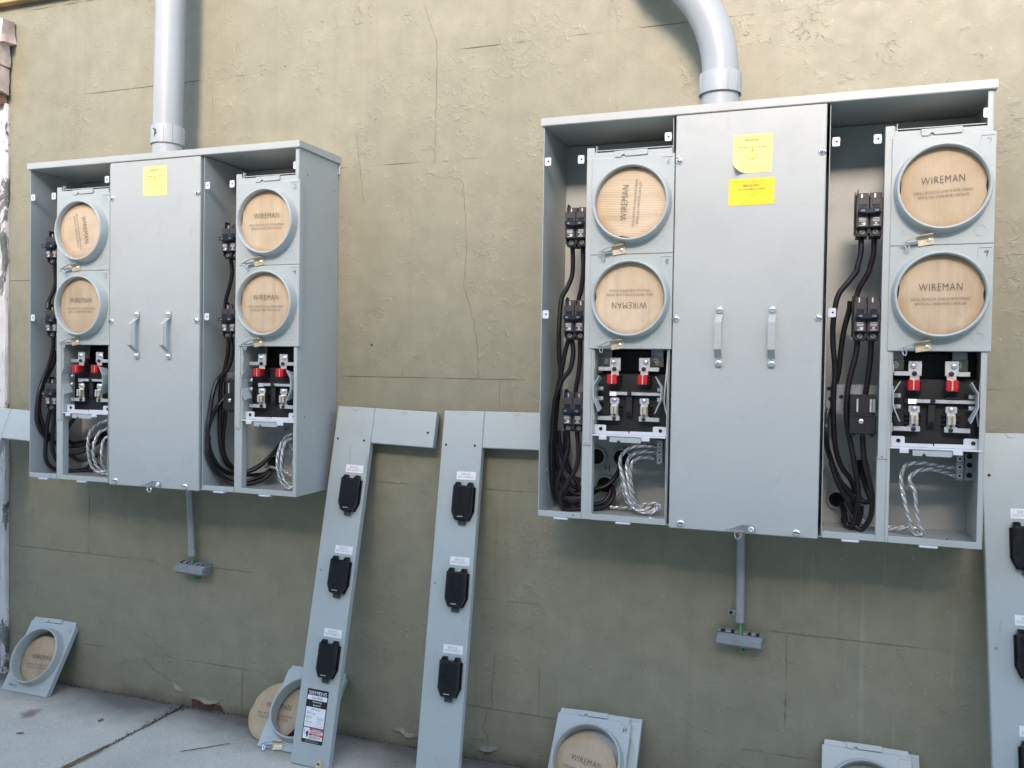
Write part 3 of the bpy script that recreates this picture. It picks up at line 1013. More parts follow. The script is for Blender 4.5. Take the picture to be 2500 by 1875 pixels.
def upper_terminal(cx, side):
    """side -1: arm to the left, +1: arm to the right"""
    m = MB('tin')
    m.box((cx - 0.0122, -0.168, 0.3390), (cx + 0.0125, -0.164, 0.3690), bev=0.0006)
    xa = cx - 0.0390 if side < 0 else cx + 0.0122
    xb = cx - 0.0121 if side < 0 else cx + 0.0330
    m.box((xa, -0.1685, 0.3388), (xb, -0.1645, 0.3480), bev=0.0006)
    m.box((xa if side < 0 else xb - 0.0016, -0.1685, 0.3388), (xa + 0.0016 if side < 0 else xb, -0.1745, 0.3480), bev=0.0004) if False else None
    m.box((cx - 0.0088, -0.1672, 0.3280), (cx + 0.0088, -0.1640, 0.3395), bev=0.0005)
    bolt(m, cx - 0.0035 * side * -1, 0.3590, -0.168, 0.0066, 'zinc')
    m.lathe([(0.0049, 0), (0.0049, -0.0022), (0.0035, -0.003), (0, -0.003)], 14, 'dark', T=at(cx - 0.001, -0.1685, 0.3436))
    return m.mesh("line_terminal")
def lower_terminal(cx, side):
    m = MB('tin')
    m.box((cx - 0.0080, -0.167, 0.2270), (cx + 0.0080, -0.1635, 0.2780), bev=0.0006)
    m.box((cx - 0.0105, -0.1672, 0.2650), (cx + 0.0105, -0.1638, 0.2775), bev=0.0006)
    m.box((cx - 0.0118, -0.1674, 0.2262), (cx + 0.0118, -0.1636, 0.2372), bev=0.0006)
    xa = cx - 0.0385 if side < 0 else cx + 0.0116
    xb = cx - 0.0116 if side < 0 else cx + 0.0345
    m.box((xa, -0.1690, 0.2262), (xb, -0.1646, 0.2354), bev=0.0006)
    bolt(m, cx, 0.2725, -0.167, 0.0062, 'zinc')
    m.lathe([(0.0045, 0), (0.0045, -0.0022), (0.0032, -0.003), (0, -0.003)], 14, 'dark', T=at(cx - 0.0005, -0.1674, 0.2310))
    m.box((cx - 0.0022, -0.1690, 0.2372), (cx + 0.0022, -0.1662, 0.2410), 'dark')
    # spring jaw: two curled leaves
    for s in (-1, 1):
        m.box((cx + s * 0.0045 - 0.0028, -0.1790, 0.2410), (cx + s * 0.0045 + 0.0028, -0.1640, 0.2610), 'brass' if s > 0 else 'tin', bev=0.0018)
    return m.mesh("jaw_terminal")
TERM = [upper_terminal(0.1705, -1), upper_terminal(0.2375, 1), lower_terminal(0.1708, -1), lower_terminal(0.2385, 1)]
def red_clip():
    m = MB('red')
    for s in (-1, 1):
        m.box((s * 0.0062 - 0.0046, -0.011, -0.0112), (s * 0.0062 + 0.0046, 0.012, 0.0112), bev=0.0022)
    m.box((-0.0025, -0.0075, -0.0100), (0.0025, 0.010, 0.0100), 'brass')
    m.box((-0.0120, -0.002, -0.0125), (0.0125, 0.012, -0.0105), 'dark')
    return m.mesh("red_jaw_clip")
RED = red_clip()
def neutral_mesh():
    m = MB('tin')
    m.box((0.1740, -0.1668, 0.2842), (0.2850, -0.1630, 0.2916), bev=0.0006)
    for k in range(3):
        m.tube([(0.1593, -0.1660, 0.2832 + k * 0.0034), (0.1745, -0.1660, 0.2832 + k * 0.0034)], 0.0018, 8)
    m.lathe([(0.0050, 0), (0.0050, -0.0030), (0.0038, -0.004), (0, -0.004)], 16, 'dark', T=at(0.2045, -0.1668, 0.2880))
    m.lathe([(0.0050, 0), (0.0050, -0.0030), (0.0038, -0.004), (0, -0.004)], 16, 'dark', T=at(0.2862, -0.1640, 0.2880))
    return m.mesh("neutral_bar")
NEUTRAL = neutral_mesh()
def spring_mesh(s):
    """bent guide blade beside the socket"""
    m = MB('enamel2')
    x = 0.1290 if s < 0 else 0.2810
    d = 0.0125 if s < 0 else -0.0125
    pts = [(x + d, 0.3280), (x, 0.3045), (x, 0.2780), (x + d, 0.2470)]
    for (xa, za), (xb, zb) in zip(pts, pts[1:]):
        m.add([(xa - 0.001, -0.200, za), (xa + 0.001, -0.200, za), (xb + 0.001, -0.200, zb), (xb - 0.001, -0.200, zb),
               (xa - 0.001, -0.170, za - (0.006 if za > 0.31 else 0)), (xa + 0.001, -0.170, za - (0.006 if za > 0.31 else 0)), (xb + 0.001, -0.170, zb + (0.006 if zb < 0.25 else 0)), (xb - 0.001, -0.170, zb + (0.006 if zb < 0.25 else 0))],
              [(0, 1, 2, 3), (4, 7, 6, 5), (0, 3, 7, 4), (1, 5, 6, 2), (0, 4, 5, 1), (3, 2, 6, 7)])
    for z in (0.2985, 0.2760):
        xa, xb = (x, x + 0.0165) if s < 0 else (x - 0.0130, x)
        m.box((xa, -0.1725, z - 0.0045), (xb, -0.1705, z + 0.0045), 'galv', bev=0.0005)
        m.lathe([(0.0036, 0), (0.0036, -0.0018), (0.0026, -0.0026), (0, -0.0026)], 12, 'zinc', T=at(xb - 0.0045 if s < 0 else xa + 0.0045, -0.1725, z))
    return m.mesh("guide_blade", smooth=20)
SPRING = [spring_mesh(-1), spring_mesh(1)]
def bus_strap(x0, x1, xb):
    m = MB('brass')
    m.box((x0, -0.124, 0.349), (x1, -0.120, 0.372), bev=0.0006)
    m.box((x0 + 0.001, -0.121, 0.372), (x1 - 0.001, -0.117, 0.400), 'galv', bev=0.0006)
    bolt(m, xb, 0.3610, -0.124, 0.0068, 'zinc')
    return m.mesh("bus_strap")
STRAP = [bus_strap(0.1190 + 0.006, 0.1540, 0.1371), bus_strap(0.2430, 0.2731, 0.2548)]
def shelf_mesh():
    m = MB('white_tab')
    m.prism([(0.1262, 0.1950), (0.2900, 0.1950), (0.2900, 0.2140), (0.2880, 0.2160), (0.2630, 0.2160), (0.2605, 0.2140), (0.2605, 0.2035), (0.2085, 0.2030), (0.2080, 0.1985), (0.2060, 0.1985), (0.2055, 0.2025), (0.1540, 0.2020), (0.1540, 0.2140), (0.1520, 0.2160), (0.1262, 0.2160)], -0.1765, -0.1745, bev=0.0004)
    for x in (0.1420, 0.2775):
        m.disc(0.0043, -0.1770, 'hole', x=x, z=0.2070)
    m.box((0.1255, -0.1935, 0.1915), (0.2915, -0.1745, 0.1948), bev=0.0006)
    for x0, x1 in ((0.1430, 0.1600), (0.2390, 0.2570)):
        m.box((x0, -0.1975, 0.1835), (x1, -0.1932, 0.1925), bev=0.001)
    m.prism([(0.1670, 0.1800), (0.1690, 0.1790), (0.1840, 0.1790), (0.1850, 0.1825), (0.1880, 0.1840), (0.1905, 0.1825), (0.1915, 0.1790), (0.2360, 0.1788), (0.2380, 0.1800), (0.2380, 0.1902), (0.1670, 0.1902)], -0.1965, -0.1935, 'enamel2', bev=0.0006)
    return m.mesh("socket_shelf")
SHELF = shelf_mesh()
def lugbar_mesh(two):
    m = MB('galv')
    x0, x1 = (0.2575, 0.2725)
    m.box((x0, -0.108, 0.1245), (x1, -0.088, 0.1810), 'tin' if False else 'galv', bev=0.001)
    for z in (0.1340, 0.1520, 0.1690):
        m.lathe([(0.0046, 0), (0.0046, -0.0008), (0.0030, -0.0009), (0.0028, 0.003), (0, 0.003)], 16, 'tin', T=at((x0 + x1) / 2, -0.1082, z))
        m.disc(0.0028, -0.1087, 'hole', x=(x0 + x1) / 2, z=z, n=6)
    if two:
        m.box((0.2745, -0.098, 0.1240), (0.2940, -0.078, 0.1800), bev=0.001)
        for z in (0.1350, 0.1560, 0.1740):
            m.disc(0.0055, -0.0983, 'hole', x=0.2842, z=z)
    return m.mesh("lug_bar")
LUGBAR = [lugbar_mesh(False), lugbar_mesh(True)]
def bushing_mesh(r):
    m = MB('galv')
    m.lathe([(r, 0.0), (r, -0.009), (r * 0.96, -0.012), (r * 0.80, -0.012), (r * 0.76, 0.0)], 24)
    m.lathe([(r * 1.12, -0.001), (r * 1.12, -0.005), (r, -0.005)], 8)
    m.disc(r * 0.78, -0.002, 'hole', n=24)
    return m.mesh("conduit_bushing")
BUSH = [bushing_mesh(0.021), bushing_mesh(0.024)]
def knock_mesh():
    m = MB('enamel')
    for r in (0.010, 0.016, 0.022):
        m.lathe([(r, 0.0), (r - 0.0004, -0.0009), (r - 0.0014, -0.0009), (r - 0.0018, 0.0)], 28)
    m.disc(0.0016, -0.0006, 'hole', z=0.004)
    return m.mesh("knockout")
KNOCK = knock_mesh()
LTAB = MB('white_tab').box((-0.017, -0.004, -0.0042), (0.017, 0.012, 0.0002), bev=0.0012).mesh("bottom_tab")

def strand_profile():
    pts = []
    for k in range(6):
        for j, r in ((0, 0.84), (1, 1.0), (2, 0.99)):
            a = 2 * pi * (k + j / 3) / 6
            pts.append((r * cos(a), r * sin(a)))
    return pts
STRAND = strand_profile()

CABLES = {
 'L': [
  ('k', [(0.044,-0.15,0.423),(0.042,-0.148,0.379),(0.022,-0.145,0.328),(0.011,-0.157,0.28),(0.01,-0.17,0.236),(0.01,-0.175,0.171),(0.01,-0.159,0.13),(0.011,-0.13,0.104),(0.01,-0.069,0.08),(0.045,-0.055,0.082),(0.072,-0.044,0.094),(0.097,-0.03,0.117)]),
  ('p', [(0.034,-0.13,0.372),(0.02,-0.124,0.339),(0.01,-0.135,0.302),(0.01,-0.15,0.276),(0.009,-0.165,0.229),(0.009,-0.163,0.178),(0.011,-0.143,0.132),(0.009,-0.122,0.109)]),
  ('k', [(0.025,-0.13,0.642),(0.025,-0.125,0.572),(0.01,-0.134,0.52),(0.011,-0.14,0.498)]),
  ('k', [(0.037,-0.15,0.207),(0.019,-0.147,0.151),(0.009,-0.143,0.096),(0.01,-0.145,0.055),(0.011,-0.132,0.028),(0.016,-0.11,0.013),(0.047,-0.075,0.008),(0.066,-0.052,0.013),(0.077,-0.03,0.032)]),
  ('k', [(0.049,-0.15,0.202),(0.039,-0.143,0.152),(0.028,-0.137,0.103),(0.029,-0.131,0.058),(0.038,-0.104,0.015),(0.06,-0.078,0.008),(0.087,-0.049,0.008),(0.097,-0.03,0.026)]),
  ('k', [(0.043,-0.09,0.059),(0.059,-0.068,0.039),(0.081,-0.047,0.045),(0.097,-0.03,0.056)]),
  ('k', [(0.028,-0.09,0.062),(0.051,-0.07,0.061),(0.072,-0.049,0.072),(0.096,-0.02,0.097)]),
  ('k', [(0.03,-0.06,0.166),(0.009,-0.064,0.135),(0.01,-0.071,0.105),(0.009,-0.041,0.087),(0.048,-0.03,0.094)]),
  ('b', [(0.24,-0.13,0.171),(0.203,-0.133,0.161),(0.174,-0.136,0.137),(0.167,-0.139,0.102),(0.161,-0.129,0.057),(0.164,-0.118,0.027),(0.183,-0.109,0.013),(0.206,-0.1,0.009)]),
  ('b', [(0.25,-0.14,0.151),(0.215,-0.144,0.135),(0.199,-0.148,0.101),(0.19,-0.14,0.06),(0.194,-0.125,0.028),(0.216,-0.11,0.011)]),
  ('b', [(0.25,-0.14,0.128),(0.23,-0.144,0.113),(0.229,-0.149,0.077),(0.215,-0.132,0.042),(0.218,-0.11,0.011)]),
  ('k', [(0.672,-0.15,0.635),(0.673,-0.143,0.592),(0.661,-0.137,0.553),(0.646,-0.132,0.52),(0.64,-0.128,0.493),(0.637,-0.125,0.473)]),
  ('k', [(0.676,-0.15,0.424),(0.679,-0.148,0.387),(0.675,-0.147,0.35),(0.659,-0.145,0.323),(0.631,-0.144,0.299),(0.628,-0.162,0.259),(0.627,-0.172,0.209),(0.628,-0.182,0.16),(0.628,-0.169,0.102),(0.628,-0.134,0.058),(0.628,-0.082,0.033),(0.665,-0.065,0.037),(0.707,-0.049,0.062),(0.746,-0.03,0.105)]),
  ('p', [(0.657,-0.14,0.424),(0.653,-0.131,0.381),(0.631,-0.119,0.32),(0.628,-0.129,0.286),(0.628,-0.131,0.224),(0.628,-0.131,0.139),(0.629,-0.112,0.076),(0.628,-0.077,0.048),(0.651,-0.047,0.027),(0.701,-0.036,0.03),(0.722,-0.03,0.043)]),
  ('k', [(0.641,-0.12,0.253),(0.627,-0.141,0.223),(0.628,-0.17,0.187),(0.627,-0.182,0.143),(0.628,-0.176,0.092),(0.627,-0.144,0.047),(0.634,-0.089,0.012),(0.67,-0.071,0.012),(0.706,-0.053,0.025),(0.729,-0.04,0.039)]),
  ('k', [(0.629,-0.108,0.292),(0.628,-0.109,0.206),(0.627,-0.118,0.121),(0.627,-0.103,0.075),(0.627,-0.07,0.047)]),
  ('k', [(0.628,-0.176,0.143),(0.628,-0.183,0.1),(0.629,-0.161,0.057),(0.64,-0.129,0.024),(0.667,-0.111,0.008),(0.693,-0.091,0.008),(0.721,-0.068,0.018),(0.736,-0.05,0.036)]),
  ('p', [(0.676,-0.09,0.038),(0.705,-0.069,0.051),(0.728,-0.044,0.081),(0.747,-0.02,0.115)]),
  ('b', [(0.867,-0.12,0.157),(0.843,-0.127,0.151),(0.829,-0.136,0.128),(0.826,-0.147,0.093),(0.825,-0.142,0.056),(0.833,-0.131,0.022),(0.852,-0.124,0.01),(0.866,-0.12,0.009)]),
  ('b', [(0.874,-0.13,0.146),(0.85,-0.137,0.141),(0.841,-0.145,0.116),(0.843,-0.154,0.081),(0.842,-0.144,0.044),(0.856,-0.135,0.019),(0.873,-0.13,0.014)]),
  ('b', [(0.706,-0.03,0.051),(0.755,-0.041,0.048),(0.794,-0.051,0.037),(0.828,-0.06,0.028)]),
  ('b', [(0.783,-0.03,0.121),(0.799,-0.033,0.094),(0.802,-0.037,0.06),(0.814,-0.04,0.034)]),
 ],
 'R': [
  ('k', [(0.06,-0.15,0.646),(0.06,-0.148,0.628),(0.061,-0.144,0.594),(0.058,-0.14,0.56),(0.047,-0.142,0.53),(0.035,-0.144,0.507),(0.032,-0.147,0.468),(0.031,-0.149,0.422),(0.03,-0.141,0.375),(0.032,-0.133,0.331),(0.023,-0.126,0.289),(0.013,-0.117,0.235),(0.01,-0.109,0.192),(0.01,-0.092,0.137),(0.017,-0.079,0.093),(0.036,-0.067,0.063),(0.065,-0.057,0.048),(0.098,-0.046,0.049),(0.124,-0.037,0.057),(0.143,-0.028,0.076),(0.155,-0.019,0.105),(0.154,-0.012,0.126)]),
  ('p', [(0.084,-0.15,0.641),(0.085,-0.147,0.621),(0.085,-0.138,0.572),(0.079,-0.132,0.531),(0.072,-0.127,0.506),(0.071,-0.125,0.492)]),
  ('k', [(0.057,-0.15,0.416),(0.048,-0.146,0.389),(0.037,-0.138,0.343),(0.03,-0.132,0.305),(0.018,-0.116,0.23),(0.012,-0.102,0.17),(0.013,-0.092,0.126),(0.018,-0.084,0.091),(0.033,-0.075,0.055),(0.059,-0.068,0.037),(0.091,-0.06,0.046)]),
  ('k', [(0.061,-0.15,0.416),(0.067,-0.15,0.38),(0.06,-0.15,0.341),(0.043,-0.15,0.318),(0.032,-0.15,0.294),(0.022,-0.144,0.266),(0.022,-0.144,0.263),(0.014,-0.131,0.21),(0.01,-0.115,0.139),(0.012,-0.101,0.079),(0.02,-0.091,0.04),(0.043,-0.077,0.018),(0.085,-0.056,0.01),(0.119,-0.038,0.018),(0.132,-0.026,0.039),(0.127,-0.017,0.056),(0.116,-0.012,0.06)]),
  ('p', [(0.083,-0.15,0.416),(0.081,-0.141,0.369),(0.077,-0.135,0.334),(0.069,-0.128,0.297),(0.068,-0.125,0.283)]),
  ('k', [(0.056,-0.15,0.206),(0.057,-0.145,0.16),(0.043,-0.139,0.111),(0.03,-0.135,0.076),(0.029,-0.132,0.049),(0.036,-0.122,0.019),(0.052,-0.108,0.008),(0.079,-0.088,0.008),(0.1,-0.073,0.008),(0.12,-0.058,0.011),(0.136,-0.042,0.027),(0.14,-0.028,0.047),(0.131,-0.02,0.057)]),
  ('p', [(0.078,-0.15,0.205),(0.083,-0.148,0.148),(0.077,-0.147,0.109),(0.056,-0.146,0.074),(0.042,-0.145,0.049),(0.039,-0.142,0.03),(0.046,-0.128,0.008),(0.065,-0.115,0.008),(0.09,-0.098,0.008),(0.111,-0.084,0.008),(0.134,-0.067,0.015),(0.147,-0.05,0.037),(0.141,-0.04,0.052)]),
  ('p', [(0.016,-0.09,0.191),(0.023,-0.082,0.137),(0.038,-0.076,0.099),(0.058,-0.071,0.07),(0.065,-0.068,0.048),(0.045,-0.065,0.036),(0.024,-0.062,0.037),(0.012,-0.06,0.046)]),
  ('k', [(0.009,-0.124,0.172),(0.009,-0.122,0.118),(0.009,-0.104,0.057),(0.014,-0.078,0.019),(0.039,-0.074,0.013),(0.069,-0.07,0.022)]),
  ('k', [(0.027,-0.07,0.19),(0.028,-0.06,0.124),(0.044,-0.054,0.08),(0.065,-0.05,0.068)]),
  ('k', [(0.091,-0.05,0.036),(0.103,-0.031,0.046),(0.112,-0.012,0.057)]),
  ('b', [(0.26,-0.1,0.165),(0.229,-0.112,0.166),(0.2,-0.123,0.161),(0.183,-0.13,0.146),(0.177,-0.128,0.125),(0.186,-0.124,0.087),(0.194,-0.121,0.053),(0.206,-0.116,0.027),(0.221,-0.11,0.014),(0.245,-0.102,0.01),(0.262,-0.096,0.019),(0.265,-0.093,0.029),(0.247,-0.088,0.03),(0.22,-0.08,0.023)]),
  ('b', [(0.26,-0.1,0.151),(0.23,-0.117,0.154),(0.204,-0.13,0.145),(0.194,-0.127,0.126),(0.195,-0.124,0.097),(0.201,-0.119,0.061),(0.21,-0.109,0.032),(0.227,-0.102,0.016),(0.249,-0.095,0.015),(0.26,-0.09,0.024)]),
  ('b', [(0.251,-0.11,0.139),(0.223,-0.122,0.14),(0.208,-0.129,0.13),(0.201,-0.122,0.105),(0.203,-0.112,0.071),(0.209,-0.099,0.035),(0.225,-0.09,0.018),(0.249,-0.08,0.021)]),
  ('b', [(0.155,-0.012,0.128),(0.159,-0.037,0.101),(0.171,-0.06,0.056),(0.181,-0.06,0.025),(0.196,-0.06,0.011),(0.173,-0.06,0.011),(0.141,-0.06,0.009)]),
  ('b', [(0.167,-0.05,0.071),(0.159,-0.045,0.046),(0.147,-0.042,0.031),(0.136,-0.04,0.022)]),
  ('k', [(0.682,-0.15,0.634),(0.683,-0.15,0.611),(0.682,-0.15,0.588),(0.677,-0.15,0.565),(0.675,-0.15,0.554),(0.658,-0.15,0.53),(0.643,-0.15,0.51),(0.636,-0.15,0.485),(0.632,-0.146,0.444),(0.633,-0.141,0.402),(0.638,-0.134,0.35),(0.637,-0.128,0.304),(0.637,-0.123,0.259),(0.642,-0.102,0.191),(0.655,-0.083,0.142),(0.677,-0.069,0.109),(0.688,-0.057,0.081),(0.699,-0.05,0.064)]),
  ('p', [(0.707,-0.15,0.633),(0.708,-0.146,0.611),(0.707,-0.142,0.586),(0.702,-0.138,0.566),(0.699,-0.136,0.553),(0.684,-0.13,0.525),(0.678,-0.127,0.507),(0.678,-0.125,0.495)]),
  ('k', [(0.666,-0.11,0.496),(0.664,-0.108,0.475),(0.656,-0.105,0.439),(0.651,-0.102,0.403),(0.647,-0.098,0.35),(0.642,-0.095,0.322),(0.63,-0.091,0.271),(0.622,-0.187,0.228),(0.629,-0.083,0.173),(0.651,-0.078,0.114),(0.675,-0.074,0.08),(0.685,-0.072,0.061),(0.691,-0.07,0.034)]),
  ('k', [(0.681,-0.15,0.421),(0.678,-0.148,0.382),(0.669,-0.147,0.34),(0.664,-0.145,0.309),(0.663,-0.145,0.294),(0.662,-0.143,0.261),(0.666,-0.142,0.227),(0.673,-0.141,0.19),(0.685,-0.129,0.13),(0.691,-0.119,0.09),(0.69,-0.111,0.054),(0.683,-0.103,0.02),(0.675,-0.1,0.009)]),
  ('k', [(0.707,-0.15,0.421),(0.707,-0.143,0.382),(0.704,-0.135,0.341),(0.7,-0.128,0.301),(0.699,-0.125,0.286)]),
  ('p', [(0.695,-0.14,0.21),(0.7,-0.136,0.158),(0.71,-0.132,0.119),(0.718,-0.127,0.079),(0.716,-0.114,0.038),(0.704,-0.105,0.012),(0.695,-0.102,0.008),(0.684,-0.096,0.017),(0.68,-0.09,0.034)]),
  ('k', [(0.65,-0.012,0.057),(0.661,-0.033,0.048),(0.666,-0.06,0.031),(0.671,-0.08,0.013),(0.681,-0.08,0.008),(0.691,-0.08,0.02),(0.694,-0.08,0.042)]),
  ('k', [(0.635,-0.09,0.147),(0.648,-0.087,0.109),(0.662,-0.084,0.08),(0.675,-0.082,0.057),(0.685,-0.08,0.033)]),
  ('k', [(0.699,-0.012,0.131),(0.708,-0.053,0.095),(0.717,-0.068,0.068),(0.705,-0.067,0.062),(0.685,-0.064,0.074),(0.662,-0.06,0.096)]),
  ('k', [(0.653,-0.012,0.056),(0.667,-0.032,0.035),(0.665,-0.048,0.015),(0.675,-0.05,0.008),(0.69,-0.05,0.008),(0.699,-0.05,0.026),(0.701,-0.05,0.051)]),
  ('b', [(0.882,-0.1,0.148),(0.847,-0.116,0.153),(0.81,-0.132,0.159),(0.784,-0.139,0.156),(0.773,-0.138,0.141),(0.772,-0.135,0.115),(0.78,-0.132,0.076),(0.791,-0.123,0.037),(0.802,-0.11,0.008),(0.81,-0.107,0.008),(0.805,-0.102,0.017),(0.776,-0.089,0.012),(0.748,-0.076,0.008),(0.712,-0.06,0.013)]),
  ('b', [(0.883,-0.1,0.13),(0.853,-0.121,0.142),(0.824,-0.14,0.148),(0.799,-0.136,0.141),(0.787,-0.134,0.123),(0.797,-0.131,0.103),(0.801,-0.127,0.077),(0.807,-0.12,0.04),(0.817,-0.114,0.014),(0.814,-0.112,0.008),(0.806,-0.11,0.009)]),
  ('b', [(0.697,-0.03,0.105),(0.699,-0.035,0.079),(0.697,-0.042,0.047),(0.705,-0.049,0.016),(0.725,-0.05,0.008),(0.76,-0.05,0.008),(0.799,-0.05,0.011)]),
 ],
}

def cable_obj(kind, pts, parent):
    P = catmull(pts, 7)
    if kind == 'b':
        # resample finely so that the lay of the strands shows
        L = [0.0]
        for a, b in zip(P, P[1:]):
            L.append(L[-1] + (b - a).length)
        n = max(20, int(L[-1] / 0.0045))
        Q = []
        j = 0
        for i in range(n + 1):
            s = L[-1] * i / n
            while j < len(L) - 2 and L[j + 1] < s:
                j += 1
            t = (s - L[j]) / max(1e-9, L[j + 1] - L[j])
            Q.append(P[j].lerp(P[j + 1], min(1, t)))
        m = MB('alu').tube(Q, 0.0041, prof=STRAND, twist=2 * pi / 0.042)
        strand_shade = m.slot('knock')  # darker stripes paint in the shade and dull reflections between strands
        for i in range(len(m.f) - 2):
            if i % 18 % 9 < 3:
                m.m[i] = strand_shade
        return m.build("bare_cable", parent, smooth=25)
    m = MB('cable_p' if kind == 'p' else 'cable').tube(P, 0.0056, 10)
    return m.build("cable", parent, smooth=60)

def notice_mesh(w, h, lines, mat, curl, seal, name="notice"):
    """paper notice stuck on the door, origin at its centre; lines: (text, x, z, width, height, ink)"""
    m = MB(mat)
    n = 14
    vs, fs = [], []
    for j in range(n + 1):
        for i in range(n + 1):
            x = -w / 2 + w * i / n; z = -h / 2 + h * j / n
            c = max(0.0, 1 - (hypot(x + w / 2, z + h / 2) / 0.032)) * curl
            y = -0.0006 - c * c * 0.020 - 0.0004 * noise.noise(Vector((x * 60, z * 60, w * 90)))
            vs.append((x + c * c * 0.010, y, z + c * c * 0.006))
    for j in range(n):
        for i in range(n):
            a = j * (n + 1) + i
            fs.append((a, a + 1, a + n + 2, a + n + 1))
    m.add(vs, fs)
    y = -0.0016
    e = 0.0045
    for x0, z0, x1, z1 in ((-w / 2 + e + 0.004, h / 2 - e, w / 2 - e, h / 2 - e - 0.0004), (w / 2 - e - 0.0004, -h / 2 + e, w / 2 - e, h / 2 - e), (-w / 2 + e + 0.015, -h / 2 + e, w / 2 - e, -h / 2 + e + 0.0004), (-w / 2 + e, -h / 2 + e + 0.02, -w / 2 + e + 0.0004, h / 2 - e)):
        m.rect(x0, z0, x1, z1, y, 'ink_faint')
    for t, x, z, ww, hh, ink in lines:
        m.text(t, x, z, y, width=ww, height=hh, mat=ink)
    if seal:
        r = seal
        m.stroke([(0, r * 0.9), (0, -r * 0.75)], r * 0.09, y, 'ink_faint')
        m.stroke([(-r * 0.35, r * 0.5), (r * 0.35, r * 0.5)], r * 0.07, y, 'ink_faint')
        m.stroke([(r * 0.85 * cos(a), r * 0.1 + r * 0.85 * sin(a)) for a in [pi + pi * k / 12 for k in range(13)]], r * 0.08, y - 0.0001, 'ink_faint')
    return m.mesh(name, smooth=60)

def handle_mesh():
    m = MB('enamel')
    prof = [(-0.0005, 0.0655), (-0.0005, 0.0480), (-0.0290, 0.0285), (-0.0290, -0.0285), (-0.0005, -0.0480), (-0.0005, -0.0655)]
    t, w = 0.0022, 0.0073
    vs, fs = [], []
    for y, z in prof:
        yo = y - t
        vs += [(-w, y, z), (w, y, z), (w, yo, z), (-w, yo, z)]
    for i in range(len(prof) - 1):
        for k in range(4):
            k2 = (k + 1) % 4
            fs.append((i * 4 + k, (i + 1) * 4 + k, (i + 1) * 4 + k2, i * 4 + k2))
    e = (len(prof) - 1) * 4
    fs += [(0, 1, 2, 3), (e + 3, e + 2, e + 1, e)]
    return m.add(vs, fs).mesh("handle", smooth=15)
HANDLE = handle_mesh()
def door_latch_mesh():
    m = MB('galv')
    m.prism([(-0.050, -0.004), (-0.030, -0.0045), (0.006, -0.0090), (0.010, -0.0060), (0.010, 0.0050), (0.006, 0.0095), (-0.018, 0.0105), (-0.034, 0.0030)], -0.0035, 0.0, bev=0.0006)
    m.box((-0.052, -0.0160, -0.0050), (-0.014, 0.0, -0.0028), bev=0.0005)
    m.lathe([(0.0062, 0), (0.0062, -0.0014), (0.0042, -0.003), (0.0038, -0.001), (0, -0.001)], 16, 'tin', T=at(0.001, -0.0035, 0.001))
    loop = [(-0.026 + 0.0065 * cos(a), -0.0060, -0.0130 + 0.0078 * sin(a)) for a in [2 * pi * i / 18 for i in range(19)]]
    m.tube(loop, 0.0019, 6, 'zinc', caps=False)
    return m.mesh("door_latch")
DLATCH = door_latch_mesh()

def shell_back():
    m = MB('enamel')
    m.box((0.0018, -0.0040, 0.0), (PW - 0.0018, -0.0015, 0.895))
    for x, z in ((0.035, 0.865), (0.21, 0.868), (0.64, 0.868), (0.735, 0.868), (0.83, 0.868), (0.06, 0.50), (0.69, 0.45), (0.655, 0.03), (0.71, 0.13)):
        m.lathe([(0.010, -0.0035), (0.009, -0.0060), (0.006, -0.0075), (0, -0.0080)], 16, T=at(x, 0, z))
    return m.mesh("back_panel")
def shell_side(right):
    m = MB('enamel')
    if right:
        m.box((PW - 0.0018, -PD, 0.0005), (PW, -0.0005, 0.8970), bev=0.0006)
        m.box((PW - 0.0105, -PD, 0.0140), (PW - 0.0018, -PD + 0.0018, 0.8970), bev=0.0004)
        for y, z in ((-0.153, 0.835), (-0.023, 0.820), (-0.155, 0.205), (-0.026, 0.205)):
            m.add([(PW + 0.0003, y + 0.0020 * cos(a), z + 0.0024 * sin(a)) for a in [2 * pi * k / 10 for k in range(10)]], [tuple(range(10))], 'hole')
        for y, z in ((-0.120, 0.170), (-0.120, 0.140), (-0.095, 0.055)):
            m.add([(PW + 0.0012 * (k == 10), y + (0.0026 * cos(2 * pi * k / 10) if k < 10 else 0), z + (0.0026 * sin(2 * pi * k / 10) if k < 10 else 0)) for k in range(11)], [(k, (k + 1) % 10, 10) for k in range(10)], 'white_tab')
    else:
        m.box((0.0, -PD, 0.0005), (0.0018, -0.0005, 0.8970), bev=0.0006)
    return m.mesh("side_panel")
def shell_cap():
    m = MB('enamel')
    # folded rain hood, highest at the wall
    pr = [(-0.1985, 0.8966), (-0.1985, 0.9145), (0.0, 0.9185), (0.0, 0.8975)]
    vs = [(-0.0055, y, z) for y, z in pr] + [(PW + 0.0055, y, z) for y, z in pr]
    m.add(vs, [(0, 1, 2, 3)[::-1], (4, 5, 6, 7), (0, 4, 5, 1)[::-1], (1, 5, 6, 2)[::-1], (2, 6, 7, 3)[::-1], (3, 7, 4, 0)[::-1]])
    me = m.mesh("rain_hood", smooth=0)
    bm = bmesh.new(); bm.from_mesh(me)
    bmesh.ops.recalc_face_normals(bm, faces=bm.faces)
    bmesh.ops.bevel(bm, geom=list(bm.edges), offset=0.0012, segments=2, affect='EDGES')
    bm.to_mesh(me); bm.free()
    return me
